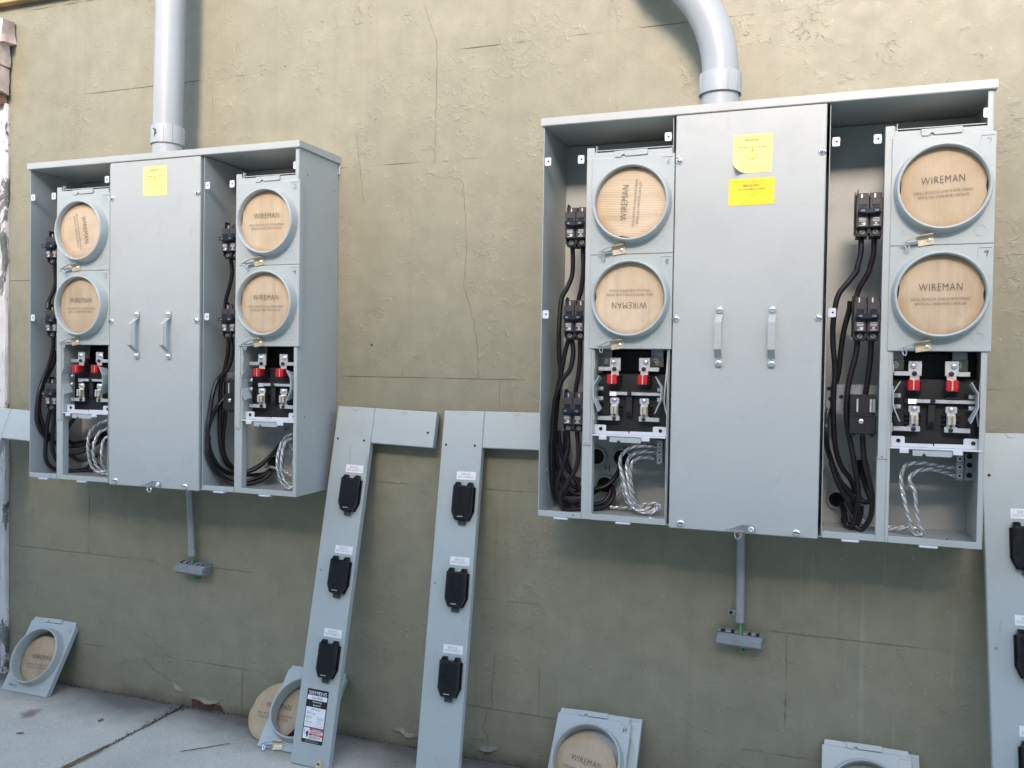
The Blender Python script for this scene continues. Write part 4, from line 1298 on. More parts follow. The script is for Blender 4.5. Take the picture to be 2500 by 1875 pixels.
def shell_bottom():
    m = MB('enamel')
    m.box((0.0018, -PD + 0.002, 0.0008), (PW - 0.0018, -0.004, 0.0024))
    for a, b in ((0.0018, 0.1022), (0.1262, 0.2950), (0.6185, 0.7207), (0.7447, 0.9122)):
        m.box((a, -PD, 0.0004), (b, -PD + 0.0018, 0.0140), bev=0.0005)
        m.lathe([(0.0022, 0), (0.0016, -0.001), (0, -0.0012)], 10, T=at(a + (b - a) * 0.8, -PD, 0.0075))
    m.disc(0.0022, -PD - 0.0003, 'hole', x=0.084, z=0.0075)
    return m.mesh("bottom_panel")
def divider_mesh():
    m = MB('enamel')
    m.box((0.0, -PD + 0.0012, 0.0015), (0.0015, -0.004, 0.8950), bev=0.0005)
    return m.mesh("divider")
def gutter_post():
    m = MB('enamel')
    # upper half
    m.box((0.1032, -PD, 0.1690), (0.1195, -PD + 0.0018, 0.8400), bev=0.0006)
    m.box((0.1032, -PD + 0.0002, 0.1690), (0.1046, -PD + 0.018, 0.8400), bev=0.0004)
    m.box((0.1190, -PD - 0.0012, 0.1690), (0.1212, -PD + 0.010, 0.8385), bev=0.0005)
    m.box((0.1212, -PD + 0.0012, 0.1690), (0.1258, -PD + 0.003, 0.8300), bev=0.0004)
    m.box((0.1238, -PD + 0.0008, 0.8300), (0.1254, -PD + 0.012, 0.8440), bev=0.0004)
    # lower half, set a little back
    m.box((0.1018, -PD + 0.0022, 0.0005), (0.1200, -PD + 0.004, 0.1750), bev=0.0006)
    m.box((0.1018, -PD + 0.0022, 0.0005), (0.1032, -PD + 0.018, 0.1750), bev=0.0004)
    m.box((0.1200, -PD + 0.0010, 0.0005), (0.1262, -PD + 0.003, 0.1700), bev=0.0006)
    m.box((0.1246, -PD + 0.003, 0.0005), (0.1262, -PD + 0.022, 0.1900), bev=0.0004)
    m.disc(0.0014, -PD - 0.0004, 'hole', x=0.111, z=0.1735)
    return m.mesh("gutter_post")
def meter_chamber():
    m = MB('enamel')
    m.box((0.1232, -PD + 0.003, 0.1900), (0.1248, -0.006, 0.8380))            # partition between gutter and meters
    m.box((0.1250, -PD + 0.010, 0.8340), (0.2940, -0.060, 0.8356))            # top of the meter compartment
    m.box((0.1250, -0.050, 0.1930), (0.2940, -0.046, 0.8330))                 # its back
    m.box((0.1262, -PD + 0.0015, 0.1970), (0.1278, -0.060, 0.3860), bev=0.0004)
    m.box((0.2925, -PD + 0.0010, 0.0030), (0.2945, -0.040, 0.8300), bev=0.0004)
    for z in (0.225, 0.265, 0.300, 0.345):
        m.box((0.1272, -PD + 0.0006, z), (0.1296, -PD + 0.006, z + 0.018), bev=0.0008)
    return m.mesh("meter_chamber")
SH_BACK, SH_SL, SH_SR, SH_CAP, SH_BOT, SH_DIV, SH_POST, SH_CH = shell_back(), shell_side(0), shell_side(1), shell_cap(), shell_bottom(), divider_mesh(), gutter_post(), meter_chamber()
DOORM = MB('enamel').box((0.3030, -0.1972, -0.0030), (0.6105, -0.170, 0.8950), bev=0.0018).mesh("door")
RAIL = MB('galv').box((0.004, -0.112, 0.262), (0.1180, -0.109, 0.318), bev=0.0008).lathe([(0.0052, 0), (0.0052, -0.001), (0.003, -0.0012), (0.003, 0.002), (0, 0.002)], 14, 'tin', T=at(0.042, -0.112, 0.271))
for _x, _z in ((0.009, 0.308), (0.034, 0.291), (0.012, 0.286)):
    RAIL.disc(0.0046, -0.1124, 'hole', x=_x, z=_z)
RAIL = RAIL.mesh("mounting_rail")

def panel(x0, z0, label, covers, notices, right):
    p = thing("metering_panel", label, "electrical panel", (x0, 0, z0), group="metering panels fixed to the wall")
    place("back_panel", SH_BACK, p)
    place("side_panel", SH_SL, p)
    place("side_panel", SH_SR, p)
    place("rain_hood", SH_CAP, p)
    place("bottom_panel", SH_BOT, p)
    for x in (0.0018, 0.2955, 0.6165):
        if x > 0.1:
            place("divider", SH_DIV, p, (x, 0, 0))
    MB('enamel').box((PW + 0.0002, -0.004, 0.868), (PW + 0.007, -0.0008, 0.893), bev=0.0015).build("mounting_ear", p)
    d = place("door", DOORM, p)
    for u, v, a in ((0.3114, 0.7975, 0.9), (0.3108, 0.4548, -0.7), (0.6032, 0.7975, 1.9), (0.6022, 0.4555, 0.6), (0.3291, 0.0095, 0.05), (0.5686, 0.0075, 0.1)):
        place("screw", SCREW, d, (u, -0.1972, v), (0, a, 0))
    for u in (0.4030, 0.5114):
        h = place("handle", HANDLE, d, (u, -0.1972, 0.4170))
        for s in (-1, 1):
            place("dome_screw", DOME, d, (u + 0.0004, -0.1999, 0.4170 + s * 0.0567))
    place("door_latch", DLATCH, d, (0.4770, -0.1972, 0.0065))
    for me, u, v, a in notices:
        place("notice", me, d, (u, -0.1972, v), (0, a, 0))
    for b, o in enumerate((0.0, 0.6185)):
        place("gutter_post", SH_POST, p, (o, 0, 0))
        place("meter_chamber", SH_CH, p, (o, 0, 0))
        for u, v in ((0.0105, 0.8165), (0.0890, 0.8165), (0.2850, 0.8530), (0.0105, 0.4665)):
            place("mounting_tab", TAB, p, (o + u, -0.1900, v))
        for u in (0.055, 0.200):
            place("bottom_tab", LTAB, p, (o + u, -PD, -0.0002))
        for v in (0.6760, 0.4630, 0.2505)[:2 if b else 3]:
            k = place("breaker", BREAKER, p, (o + 0.0772, F_, v))
            place("handle", BHANDLE, k)
            for s in (-1, 1):
                place("lug_screw", LUG, k, (s * 0.0125, 0.016, -0.0440), (0, 0.6 * s, 0))
        if b:
            place("breaker_base", BLANK, p, (o + 0.0745, F_, 0.2560))
            place("mounting_rail", RAIL, p, (o, 0, 0))
        s_ = place("meter_socket", SBLOCK, p, (o, 0, 0))
        for me, nm in zip(TERM, ("line_terminal", "line_terminal", "jaw_terminal", "jaw_terminal")):
            place(nm, me, s_)
        for u in (0.1672, 0.2370):
            place("red_jaw_clip", RED, s_, (u, -0.1770, 0.3200))
        place("neutral_bar", NEUTRAL, s_)
        for me in SPRING:
            place("guide_blade", me, s_)
        for me in STRAP:
            place("bus_strap", me, s_)
        place("socket_shelf", SHELF, p, (o, 0, 0))
        place("lug_bar", LUGBAR[b], p, (o, 0, 0))
        if right:
            MB('white_tab').tube(catmull([(0.2895, -0.165, 0.390), (0.2893, -0.172, 0.350), (0.2868, -0.174, 0.315), (0.2842, -0.172, 0.285), (0.2842, -0.168, 0.265), (0.2890, -0.160, 0.240)], 6), 0.0018, 8).build("sense_wire", p, (o, 0, 0))
        (da, ka, sa, ma), (db, kb, sb, mb) = covers[b]
        add_cover('A', da, p, (o + 0.2085, -0.1955, 0.7100), (0, 0, 0), ka, sa, mark_w=ma)
        add_cover('B', db, p, (o + 0.2085, -0.1955, 0.4995), (0, 0, 0), kb, sb, mark_w=mb)
    return p

# knockouts, bushings and marks inside
def panel_extras(p, which):
    if which == 'R':
        for u, v, k in ((0.094, 0.1254, 1), (0.1560, 0.1254, 1), (0.1162, 0.0570, 1), (0.7000, 0.1300, 1), (0.6505, 0.0560, 0)):
            place("conduit_bushing", BUSH[k], p, (u, -0.0045, v))
        m = MB('ink')
        m.text("H", 0.1195, 0.0985, -0.0046, height=0.0145)
        m.build("marking", p)
        lab = MB('label').rect(-0.0065, -0.0125, 0.0065, 0.0125, 0)
        for i in range(4):
            lab.rect(-0.004 + 0.003 * i, -0.010, -0.0025 + 0.003 * i, 0.010 - 0.002 * i, -0.0003, 'ink')
        lab.build("rating_label", p, (0.0021, -0.135, 0.092), (0, 0, pi / 2))
    else:
        for u, v in ((0.7040, 0.1300), (0.6660, 0.0620)):
            place("knockout", KNOCK, p, (u, -0.0042, v))
        place("conduit_bushing", BUSH[1], p, (0.7220, -0.0045, 0.0600))
        place("conduit_bushing", BUSH[1], p, (0.1000, -0.0045, 0.1100))
        m = MB('ink')
        m.text("#2", 0.7560, 0.1590, -0.0046, height=0.011)
        m.build("marking", p)

XL, ZL = -1.5689, -0.0006
NL = notice_mesh(0.0815, 0.0800, [("SERVICE ONLY", 0, 0.0300, 0.032, 0.0042, 'ink'), ("FINAL INSPECTION IS REQUIRED", 0, 0.0135, 0.058, 0.0030, 'ink'), ("DATE", 0, -0.031, 0.009, 0.0028, 'ink_faint'), ("PERMIT NO.", -0.018, -0.0195, 0.016, 0.0026, 'ink_faint')], 'yellow1', 0.0, 0.015)
NR1 = notice_mesh(0.0800, 0.0805, [("SERVICE ONLY", 0, 0.0290, 0.031, 0.0042, 'ink'), ("FINAL INSPECTION IS REQUIRED", 0, 0.0135, 0.058, 0.0030, 'ink'), ("DATE", 0, -0.0285, 0.008, 0.0026, 'ink_faint'), ("PERMIT NO.", -0.016, -0.0180, 0.014, 0.0026, 'ink_faint')], 'yellow1', 1.0, 0.015)
NR2 = notice_mesh(0.0935, 0.0565, [("SERVICE ONLY", 0, 0.0130, 0.034, 0.0042, 'ink'), ("DEPARTMENT OF INSPECTION SERVICES", 0, 0.0205, 0.066, 0.0024, 'ink_faint'), ("FINAL INSPECTION IS REQUIRED", 0, 0.0050, 0.056, 0.0028, 'ink')], 'yellow2', 0.15, 0.011)

left_panel = panel(XL, ZL, "open grey metering panel under the straight conduit, one yellow notice on its door",
    [(('1', radians(-80), 0, 0.0006), ('3', 0.0, 1, 0.0011)), (('2', 0.0, 2, 0.0008), ('4', 0.0, 1, 0.0013))],
    [(NL, 0.4600, 0.8365, 0.012)], False)
panel_extras(left_panel, 'L')
right_panel = panel(0.0, 0.0, "open grey metering panel under the curved conduit, two yellow notices on its door",
    [(('6', radians(86), 0, 0.0006), ('8', radians(180), 1, 0.0010)), (('7', radians(3), 2, 0.0007), ('9', radians(1), 0, 0.0012))],
    [(NR1, 0.4640, 0.8020, 0.012), (NR2, 0.4635, 0.7222, -0.004)], True)
panel_extras(right_panel, 'R')
for key, par in (('L', left_panel), ('R', right_panel)):
    for kind, pts in CABLES[key]:
        cable_obj(kind, pts, par)

# ------------------------------------------------------------------ conduits above the panels
def coupling(m, r, z0, z1, cx, cy, ribs):
    T = Matrix.Translation((cx, cy, 0)) @ Matrix.Rotation(pi / 2, 4, 'X')   # lathe axis y -> z
    n = 48
    def zz(z):
        return z
    prof = [(r * 0.93, z0 + 0.001), (r, z0), (r, z0 + 0.002), (r, z1 - 0.002), (r * 0.985, z1), (r * 0.88, z1 + 0.0005)]
    m.lathe(prof, n, T=T)
    for a in ribs:
        m.box((r - 0.0006, -0.0013, z0 + 0.001), (r + 0.0012, 0.0013, z1 - 0.002), T=Matrix.Translation((cx, cy, 0)) @ Matrix.Rotation(a, 4, 'Z'), bev=0.0004)
def conduit(label, path, r, rc, cx, zc0, zc1, mark):
    c = thing("conduit", label, "conduit", (0, 0, 0), group="grey conduits rising from the panels")
    MB('pvc').tube(path, r, 40).build("pipe", c, smooth=60)
    m = MB('pvc')
    coupling(m, rc, zc0, zc1, cx, -0.0955, [radians(a) for a in (-150, -62, -35, 20)])
    m.build("coupling", c, smooth=40)
    m = MB('pvc')
    T = Matrix.Translation((cx, -0.0955, 0)) @ Matrix.Rotation(pi / 2, 4, 'X')
    m.lathe([(r * 1.02, 0.9155), (r * 1.02, zc0 + 0.002)], 40, T=T)
    m.lathe([(r * 1.14, 0.9158), (r * 1.14, 0.9205), (r * 1.02, 0.9210)], 8, T=T)
    m.build("adaptor", c, smooth=40)
    MB('zinc').lathe([(0.006, 0), (0.006, -0.004), (0, -0.0045)], 10, T=Matrix.Translation((cx - r * 1.22, -0.150, 0.9165)) @ Matrix.Rotation(-pi / 2, 4, 'X')).build("hub_screw", c)
    return c
cl = conduit("thick straight grey conduit rising from the left panel to the top of the wall",
        [(-1.1580, -0.0955, 0.99), (-1.1575, -0.0955, 1.02), (-1.1500, -0.0955, 1.35), (-1.1440, -0.0955, 1.62)], 0.0405, 0.0458, -1.1580, 0.9610, 1.0120, '4')
MB('ink').stroke([(-1.168, 0.999), (-1.160, 0.995), (-1.157, 0.986), (-1.164, 0.982)], 0.0040, -0.1419).stroke([(-1.162, 0.998), (-1.164, 0.976)], 0.0020, -0.1420).build("marking", cl)
arc = [(0.3835, -0.0955, 0.99)] + [(0.0735 + 0.31 * cos(a), -0.0955, 1.007 + 0.31 * sin(a)) for a in [radians(4 * k) for k in range(13)]] + catmull([(0.2650, -0.0955, 1.2510), (0.2300, -0.088, 1.2810), (0.2050, -0.062, 1.3020), (0.1900, -0.015, 1.3150), (0.1850, 0.050, 1.3190)], 5)
conduit("curved grey conduit bending left above the right panel", arc, 0.0405, 0.0470, 0.3835, 0.9615, 1.0080, None)

# ------------------------------------------------------------------ bonding conduits and terminal blocks below the panels
def bond_set(label1, label2, top, bot, bx, bz, tilt):
    c = thing("bonding_conduit", label1, "conduit", (0, 0, 0), group="thin bonding conduits under the panels")
    MB('pvc_small').tube([top, ((top[0] + bot[0]) / 2, top[1], (top[2] + bot[2]) / 2), bot], 0.0100, 20).build("pipe", c, smooth=60)
    m = MB('galv')
    d = Vector(bot) - Vector(top); d.normalize()
    q = Vector(bot) - d * 0.004
    rot = d.to_track_quat('Y', 'Z').to_matrix().to_4x4()
    m.lathe([(0.0112, -0.009), (0.0122, -0.009), (0.0122, 0.009), (0.0112, 0.009)], 24, T=Matrix.Translation(q) @ rot)
    m.box((q.x - 0.030, -0.0035, q.z - 0.002), (q.x - 0.008, -0.0010, q.z + 0.012), bev=0.0008)
    m.lathe([(0.0045, 0), (0.0042, -0.002), (0, -0.003)], 10, 'iron', T=at(q.x - 0.022, -0.0035, q.z + 0.005))
    m.build("strap", c)
    MB('green').tube(catmull([(bot[0], -0.022, bot[2] + 0.01), (bot[0] + 0.002, -0.024, bot[2] - 0.015), (bx + 0.002, -0.028, bz + 0.005), (bx + 0.003, -0.028, bz - 0.018), (bx + 0.006, -0.016, bz - 0.030), (bx + 0.009, 0.004, bz - 0.030)], 6), 0.0032, 10).build("ground_wire", c, smooth=60)
    b = thing("terminal_block", label2, "terminal block", (bx, 0, bz), (0, tilt, 0), group="blue grey bonding terminal blocks")
    m = MB('bond')
    W2 = 0.0500
    prof = [(-0.012, 0.0150), (-0.033, 0.0130), (-0.043, 0.0050), (-0.044, -0.0080), (-0.036, -0.0150), (-0.004, -0.0150), (-0.004, 0.0150)]
    n = len(prof)
    vs = [(-W2, y, z) for y, z in prof] + [(W2, y, z) for y, z in prof]
    fs = [tuple(range(n)), tuple(range(n, 2 * n))[::-1]] + [(i, i + n, (i + 1) % n + n, (i + 1) % n) for i in range(n)]
    m.add(vs, fs)
    for s in (-1, 1):
        for k in range(3):
            m.box((s * W2 - 0.0004, -0.034 + 0.011 * k * 0, -0.0125 + 0.010 * k), (s * W2 + 0.0030, -0.006, -0.0070 + 0.010 * k), bev=0.0012) if s > 0 else m.box((-W2 - 0.0030, -0.034, -0.0125 + 0.010 * k), (-W2 + 0.0004, -0.006, -0.0070 + 0.010 * k), bev=0.0012)
    m.build("housing", b, smooth=25)
    m = MB('bond')
    for x0, x1 in ((-0.049, -0.043), (-0.033, -0.020), (-0.012, -0.002), (0.008, 0.018), (0.026, 0.036), (0.044, 0.049)):
        m.box((x0, -0.030, 0.0145), (x1, -0.006, 0.0185), bev=0.001)
    m.build("slot_teeth", b)
    m = MB('hole')
    for x0, x1 in ((-0.043, -0.033), (-0.020, -0.012), (0.018, 0.026), (0.036, 0.044)):
        m.box((x0, -0.028, 0.0142), (x1, -0.008, 0.0154))
    m.build("wire_slot", b)
bond_set("thin grey bonding conduit under the left panel, leaning slightly right at its foot", "blue grey slotted terminal block on the wall below the left panel",
         (-1.1378, -0.022, 0.0), (-1.1240, -0.022, -0.224), -1.1200, -0.2670, 0.02)
bond_set("thin grey bonding conduit hanging straight under the right panel", "blue grey slotted terminal block on the wall below the right panel",
         (0.4438, -0.022, 0.0), (0.4455, -0.022, -0.238), 0.4455, -0.2850, 0.035)

# ------------------------------------------------------------------ cover strips leaning on the wall
def strip_mesh(L):
    m = MB('enamel2')
    m.box((0, 0, -L), (0.1126, 0.020, 0), bev=0.0016)
    m.lathe([(0.0105, 0.0004), (0.0098, -0.0010), (0.0080, -0.0014), (0.0065, -0.0004), (0, 0.0004)], 20, T=at(0.056, 0, -0.0035)) if False else None
    half = [(0.056 + 0.0105 * cos(a), -0.0012 + 0.0095 * sin(a)) for a in [pi + pi * k / 12 for k in range(13)]]
    m.prism(half, -0.0012, 0.001, bev=0.001)
    m.disc(0.0032, -0.0004, 'hole', x=0.0125, z=-0.0895)
    m.disc(0.0032, -0.0004, 'hole', x=0.0930, z=-0.0895)
    m.lathe([(0.0038, 0.0003), (0.0032, -0.0006), (0, -0.0006)], 14, 'knock', T=at(0.0135, 0, -0.441))
    return m.mesh("strip_panel", smooth=30)
def arm_mesh():
    m = MB('enamel2')
    m.box((0.1132, 0.0002, -0.0945), (0.2970, 0.020, 0), bev=0.0016)
    half = [(0.201 + 0.0105 * cos(a), -0.0012 + 0.0095 * sin(a)) for a in [pi + pi * k / 12 for k in range(13)]]
    m.prism(half, -0.0010, 0.001, bev=0.001)
    m.disc(0.0034, -0.0002, 'hole', x=0.2780, z=-0.0560)
    return m.mesh("arm_panel", smooth=30)
STRIPM, ARMM = strip_mesh(0.931), arm_mesh()
def lid_mesh():
    m = MB('black')
    out = [(-0.0300, 0.0360), (-0.0305, -0.0250), (-0.0200, -0.0480), (0.0200, -0.0480), (0.0305, -0.0250), (0.0300, 0.0360)]
    m.prism(out, -0.0045, 0.0, bev=0.0012)
    inn = [(-0.0265, 0.0400), (-0.0270, -0.0260), (-0.0180, -0.0455), (0.0180, -0.0455), (0.0270, -0.0260), (0.0265, 0.0400)]
    m.prism(inn, -0.0215, -0.003, bev=0.0045)
    m.prism([(-0.0105, -0.0440), (-0.0085, -0.0345), (0.0085, -0.0345), (0.0105, -0.0440)], -0.0222, -0.010, bev=0.0010)
    m.box((-0.0080, -0.0228, -0.0388), (0.0080, -0.0215, -0.0372), 'tin', bev=0.0004)
    m.box((-0.0180, -0.0219, 0.0020), (0.0180, -0.0212, 0.0026))
    return m.mesh("lid", smooth=25)
LID = lid_mesh()
def hinge_mesh():
    m = MB('black')
    m.box((-0.0068, -0.0120, 0.0330), (0.0068, 0.0, 0.0485), bev=0.002)
    m.box((-0.0062, -0.0170, 0.0320), (-0.0030, -0.004, 0.0440), bev=0.001)
    m.box((0.0030, -0.0170, 0.0320), (0.0062, -0.004, 0.0440), bev=0.001)
    return m.mesh("hinge")
HINGE = hinge_mesh()
LIDTAB = MB('glass').box((-0.0105, -0.0075, -0.0590), (0.0105, -0.0040, -0.0475), bev=0.001).mesh("lid_tab")
def sd_mesh():
    m = MB('label').rect(-0.0262, -0.0103, 0.0262, 0.0103, -0.0004)
    m.text("SERVICE", -0.001, 0.0036, -0.0007, width=0.0255, height=0.0054, thin=0.012)
    m.text("DISCONNECT", -0.001, -0.0034, -0.0007, width=0.0420, height=0.0054, thin=0.012)
    m.rect(0.0232, -0.0070, 0.0236, -0.0025, -0.0007, 'ink')
    return m.mesh("service_label", smooth=0)
SDL = sd_mesh()
def strip_latch():
    m = MB('brass')
    pts = [(-0.008, -0.030), (0.008, -0.030), (0.0085, 0.004)] + [(0.0085 * cos(a), 0.004 + 0.0085 * sin(a)) for a in [pi * k / 8 for k in range(1, 8)]] + [(-0.0085, 0.004)]
    m.prism(pts, -0.0032, 0.0, bev=0.0006)
    m.lathe([(0.0048, 0), (0.0048, -0.001), (0.0028, -0.002), (0.0024, 0.0), (0, 0.0)], 14, 'galv', T=at(0, -0.0032, 0.0035))
    m.disc(0.0018, -0.0037, 'hole', x=0, z=0.0035, n=8)
    return m.mesh("strip_latch")
SLATCH = strip_latch()
def nameplate():
    m = MB('ink')
    W2, H2 = 0.0314, 0.0665
    pts = []
    r = 0.003
    for cx, cz, a0 in ((W2 - r, H2 - r, 0), (-W2 + r, H2 - r, pi / 2), (-W2 + r, -H2 + r, pi), (W2 - r, -H2 + r, 1.5 * pi)):
        for k in range(4):
            pts.append((cx + r * cos(a0 + k * pi / 6), cz + r * sin(a0 + k * pi / 6)))
    m.add([(x, -0.0004, z) for x, z in pts], [tuple(range(len(pts)))], 'dark')
    w, k, y, yt = 'label', 'ink', -0.0007, -0.0010
    m.text("SIEMENS", 0, 0.0575, y, width=0.053, height=0.0082, mat=w)
    m.rect(-0.0290, 0.0395, 0.0290, 0.0510, y, w)
    m.text("Uni-PAK", 0.001, 0.0450, yt, width=0.033, height=0.0072, mat=k)
    m.text("Metering", 0.001, 0.0345, y, width=0.027, height=0.0058, mat=w)
    m.text("System", 0.001, 0.0265, y, width=0.022, height=0.0058, mat=w)
    m.rect(-0.0290, -0.0270, 0.0290, 0.0215, y, w)
    m.text("WP Series", 0.0, 0.0165, yt, width=0.028, height=0.0044, mat=k)
    m.text("Catalog Number", -0.0265, 0.0100, yt, width=0.017, height=0.0018, mat=k, align='L')
    m.text("WP4611RJB", -0.0265, 0.0055, yt, width=0.027, height=0.0040, mat=k, align='L')
    m.text("Main Bus Rating", -0.0265, -0.0005, yt, width=0.018, height=0.0018, mat=k, align='L')
    m.text("400A Max", -0.0265, -0.0042, yt, width=0.017, height=0.0028, mat=k, align='L')
    m.text("Meter Socket Rating", 0.0045, -0.0015, yt, width=0.022, height=0.0018, mat=k, align='L')
    m.text("125A Max", 0.0065, -0.0055, yt, width=0.019, height=0.0028, mat=k, align='L')
    m.text("Type 3R", -0.0265, -0.0100, yt, width=0.010, height=0.0018, mat=k, align='L')
    m.text("240 V Max", -0.0265, -0.0150, yt, width=0.021, height=0.0034, mat=k, align='L')
    m.text("120/240", 0.0085, -0.0120, yt, width=0.011, height=0.0026, mat=k, align='L')
    m.text("Approved", 0.0065, -0.0175, yt, width=0.015, height=0.0022, mat=k, align='L')
    m.text("1 Phase 3 Wire", -0.0265, -0.0205, yt, width=0.012, height=0.0016, mat=k, align='L')
    m.text("UL LISTED METER BREAKER", 0.0000, -0.0235, yt, width=0.026, height=0.0016, mat=k, align='L')
    m.rect(-0.0290, -0.0570, 0.0290, -0.0295, y, w)
    m.rect(-0.0105, -0.0350, 0.0290, -0.0296, yt, 'red_print')
    m.rect(-0.0105, -0.0475, 0.0290, -0.0423, yt, 'red_print')
    yw = -0.0013
    m.text("DANGER", 0.0125, -0.0323, yw, width=0.018, height=0.0030, mat=w)
    m.text("PELIGRO", 0.0125, -0.0449, yw, width=0.019, height=0.0030, mat=w)
    for zt in (-0.0343, -0.0469):
        m.add([(-0.0015, yw, zt), (0.0018, yw, zt), (0.00015, yw, zt + 0.0036)], [(0, 1, 2)], w)
    for i, wd in enumerate((0.030, 0.036, 0.034, 0.036, 0.022)):
        m.rect(-0.0095, -0.0368 - 0.0012 * i, -0.0095 + wd, -0.0363 - 0.0012 * i, yt, k)
        m.rect(-0.0095, -0.0494 - 0.0013 * i, -0.0095 + wd * 0.97, -0.0489 - 0.0013 * i, yt, k)
    # hand struck by a spark
    m.stroke([(-0.0265, -0.0335), (-0.0240, -0.0375), (-0.0255, -0.0385), (-0.0215, -0.0430), (-0.0200, -0.0420)], 0.0011, yt, k)
    m.add([(x, yt, z) for x, z in ((-0.0205, -0.0440), (-0.0180, -0.0495), (-0.0135, -0.0495), (-0.0125, -0.0430), (-0.0135, -0.0385), (-0.0150, -0.0365), (-0.0165, -0.0380), (-0.0185, -0.0385))], [tuple(range(8))], k)
    m.rect(-0.0180, -0.0520, -0.0140, -0.0497, yt, k)
    m.text("Siemens Industry, Inc.", 0.0, -0.0600, y, width=0.034, height=0.0022, mat=w)
    m.text("Norcross, Georgia U.S.A.", 0.0, -0.0636, y, width=0.040, height=0.0022, mat=w)
    return m.mesh("nameplate", smooth=0)

def strip(label, org, tilt, k, plate=False):
    R = Matrix.Rotation(-math.atan(k), 4, 'X') @ Matrix.Rotation(radians(tilt), 4, 'Y')
    t = thing("cover_strip", label, "cover strip", org, R.to_euler(), group="removed cover strips leaning on the wall")
    place("strip_panel", STRIPM, t)
    place("arm_panel", ARMM, t)
    for i in range(3):
        s = -0.2325 - 0.2145 * i
        l = place("lid", LID, t, (0.0752, 0, s))
        for x in (-0.0170, 0.0170):
            place("hinge", HINGE, l, (x, 0, 0))
        place("lid_tab", LIDTAB, l)
        place("service_label", SDL, t, (0.0755, 0, s + 0.0655))
    place("strip_latch", SLATCH, t, (0.0855, -0.0006, -0.921))
    if plate:
        nameplate_o = place("nameplate", nameplate(), t, (0.0555, 0, -0.8080))
    return t
strip("grey cover strip with black and white nameplate near its foot, leaning on the wall", (-0.6298, -0.030, 0.2300), 1.5, 0.195, True)
strip("grey cover strip without nameplate, leaning left of the right panel with its arm tucked behind", (-0.3124, -0.030, 0.2275), -0.6, 0.19)
strip("grey cover strip leaning at the right edge of the photo beyond the right panel", (0.9330, -0.031, 0.2195), -1.4, 0.19)
strip("grey cover strip leaning on the white post, its arm tucked behind the left panel", (-1.8877, -0.080, 0.1925), 2.2, 0.34)

# ------------------------------------------------------------------ meter covers and cardboard on the ground
def lean_cover(label, xc, yb, lean, kind, digit, seed, disc_ang, yaw=0.0, hasp=True, disc_loc=(0, -0.006, 0), flip=False, disc_rx=0.0, **kw):
    a = radians(lean)
    hb = 0.1112
    loc = (xc, yb + hb * sin(a), GZ + 0.002 + hb * cos(a))
    R = Matrix.Rotation(radians(yaw), 4, 'Z') @ Matrix.Rotation(-a, 4, 'X')
    if flip:
        R = R @ Matrix.Rotation(pi, 4, 'Z')
    t = thing("meter_cover", label, "meter cover", loc, R.to_euler(), group="loose meter covers leaning at the foot of the wall")
    add_cover(kind, digit, None, None, None, disc_ang, seed, hasp, disc_loc, top=t, disc_rx=disc_rx, **kw)
    if not kw.get("ring", True):
        MB('enamel2').lathe([(0.0868, 0.0), (0.0868, 0.003), (0.0, 0.003)], 48).build("blanking_plate", t)
    return t
c5 = lean_cover("loose grey meter cover marked 5 leaning at the far left foot of the wall", -1.6745, -0.121, 31, 'A', '5', 1, 0.03, hasp=False, disc_loc=(0.004, 0.012, -0.014), disc_rx=0.15)
m = MB('galv').box((-0.016, -0.0014, -0.0055), (0.016, 0.0002, 0.0055), bev=0.0005).box((-0.006, -0.0019, -0.0012), (0.004, -0.0012, 0.0014), 'hole').disc(0.0022, -0.0018, 'hole', x=-0.011, z=0.0015).text("14", 0.010, 0, -0.0018, height=0.005)
m.build("latch_plate", c5, (-0.053, -0.0004, -0.094))
lean_cover("loose grey meter cover half hidden behind the nameplate strip, cardboard showing through it", -0.6985, -0.161, 42.5, 'A', None, 2, None)
lean_cover("loose grey meter cover marked H in front of a second cover, below the right panel", 0.1045, -0.174, 40, 'A', 'H', 0, radians(-9), disc_loc=(-0.006, 0.012, -0.012), disc_rx=0.18, mark_w=0.0016, mark_sc=0.012)
lean_cover("second loose meter cover stacked behind the cover marked H, only its right edge showing", 0.1270, -0.137, 35, 'B', None, 0, None, hasp=False, ring=False)
lean_cover("loose unmarked grey meter cover at the bottom edge of the photo near its right side", 0.7240, -0.140, 33, 'A', None, 1, radians(12), disc_loc=(0, 0.010, -0.012), disc_rx=0.15)
lean_cover("loose grey meter cover barely showing behind the unmarked cover at bottom right", 0.7400, -0.112, 28, 'B', None, 1, None, hasp=False, ring=False)
disc = thing("cardboard_disc", "loose round brown cardboard disc with black lettering leaning partly behind the half hidden meter cover", "cardboard disc",
             (-0.788, -0.077, GZ + 0.0625), (radians(-42.5), 0, 0), me=DISCS[0])
disc.scale = (1.06, 1.0, 1.06)

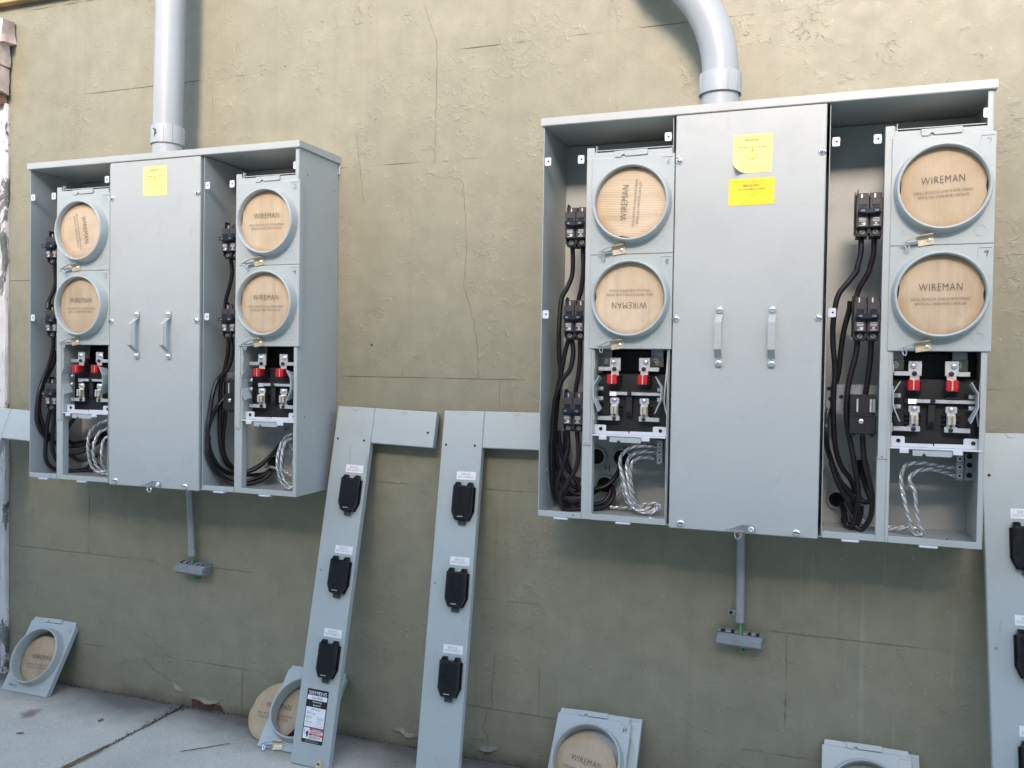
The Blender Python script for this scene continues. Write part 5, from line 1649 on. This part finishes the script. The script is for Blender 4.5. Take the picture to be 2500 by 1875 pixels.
# ------------------------------------------------------------------ small litter
def twig(label, a, b, r, mat, seed, group=None, cat="twig", name="twig"):
    P = []
    for i in range(9):
        t = i / 8
        p = Vector(a).lerp(Vector(b), t)
        P.append(p + Vector((noise.noise(Vector((t * 3, seed, 0))) * 0.004, noise.noise(Vector((t * 3, seed, 5))) * 0.004, abs(noise.noise(Vector((t * 4, seed, 9)))) * 0.002)))
    o = thing(name, label, cat, (0, 0, 0), group=group, me=MB(mat).tube(P, [r * (1 - 0.5 * abs(i - 3) / 8) for i in range(9)], 7).mesh(name))
    return o
twig("thick dry brown twig lying in the paving joint at the bottom edge", (-1.167, -0.445, GZ + 0.001), (-1.156, -0.300, GZ + 0.003), 0.0038, 'wood_dark', 3)
twig("thin pale twig beside the thick twig in the paving joint", (-1.157, -0.440, GZ + 0.003), (-1.149, -0.330, GZ + 0.004), 0.0022, 'wood_dark', 9)
twig("thin straight black wire lying on the paving left of the cardboard disc", (-0.955, -0.262, GZ + 0.003), (-0.864, -0.177, GZ + 0.003), 0.0011, 'iron', 5, cat="wire", name="wire_offcut")
ls = MB('zinc').lathe([(0.0046, 0), (0.0046, -0.0015), (0.003, -0.003), (0, -0.003)], 14).tube([(0, 0, 0), (0, 0.014, 0)], 0.0021, 8).mesh("loose_screw")
for lab, x, y, rz, rx in (("loose zinc screw left of the other on the right panel floor, lower right corner", 0.862, -0.172, 0.5, 0.25), ("loose zinc screw nearest the right wall of the right panel, on its floor", 0.893, -0.175, -1.1, 0.25), ("loose zinc screw on the right panel floor beside the left bundle of bare wires", 0.268, -0.170, 1.2, 0.25)):
    thing("loose_screw", lab, "screw", (x, y, 0.0072), (rx, 0, rz), group="loose screws left inside the right panel", me=ls)

m = MB('joint_dirt')
def bit(x, y, s, mat):
    a = random.random() * 6
    vs = [(x + s * cos(a), y + s * sin(a), GZ - 0.004), (x + s * cos(a + 2.2) * 0.8, y + s * sin(a + 2.2) * 0.8, GZ - 0.004), (x + s * cos(a + 4.1), y + s * sin(a + 4.1), GZ - 0.004), (x + s * 0.1, y, GZ + s * random.uniform(0.2, 0.5))]
    m.add(vs, [(0, 1, 3), (1, 2, 3), (2, 0, 3)], mat)
for i in range(1000):
    x = random.uniform(-2.1, 1.2)
    y = -0.004 - abs(random.gauss(0, 0.03))
    bit(x, y, random.choice((0.0014, 0.002, 0.0026, 0.0036)), random.choice(('joint_dirt', 'bare_red', 'concrete', 'joint_dirt', 'joint_dirt')))
for i in range(160):
    y = random.uniform(-0.9, -0.01)
    bit(-1.1655 + random.gauss(0, 0.005 + 0.004 * (random.random() < 0.2)), y, random.choice((0.0016, 0.0022, 0.003)), random.choice(('joint_dirt', 'wood_dark', 'joint_dirt', 'concrete')))
for i in range(700):
    bit(random.uniform(-2.1, 0.3), random.uniform(-0.75, -0.05), random.choice((0.0010, 0.0014, 0.002, 0.003)), random.choice(('joint_dirt', 'concrete', 'label', 'iron', 'flake')))
gr = m.build("grit", smooth=0)
gr["kind"] = "stuff"
for i, (x, y, s, lab) in enumerate(((-1.44, -0.33, 0.010, "small dark leaf scrap on the paving, nearer the bottom edge"), (-1.303, -0.185, 0.011, "small dark leaf scrap on the paving between the loose cover marked 5 and the joint"))):
    P = [(s * cos(a) * (1 + 0.3 * noise.noise(Vector((cos(a), sin(a), i * 3.1)))), s * 0.42 * sin(a), 0.002 + 0.0015 * noise.noise(Vector((cos(a) * 2, sin(a) * 2, i)))) for a in [2 * pi * k / 14 for k in range(14)]]
    lf = MB('wood_dark').add(P + [(0, 0, 0.004)] + [(x_, y_, z_ - 0.001) for x_, y_, z_ in P], [(k, (k + 1) % 14, 14) for k in range(14)] + [(k, 15 + k, 15 + (k + 1) % 14, (k + 1) % 14) for k in range(14)])
    thing("leaf_scrap", lab, "leaf", (x, y, GZ + 0.0005), (0, 0, 0.6 + i), me=lf.mesh("leaf_scrap"), group="dry leaf scraps on the paving")
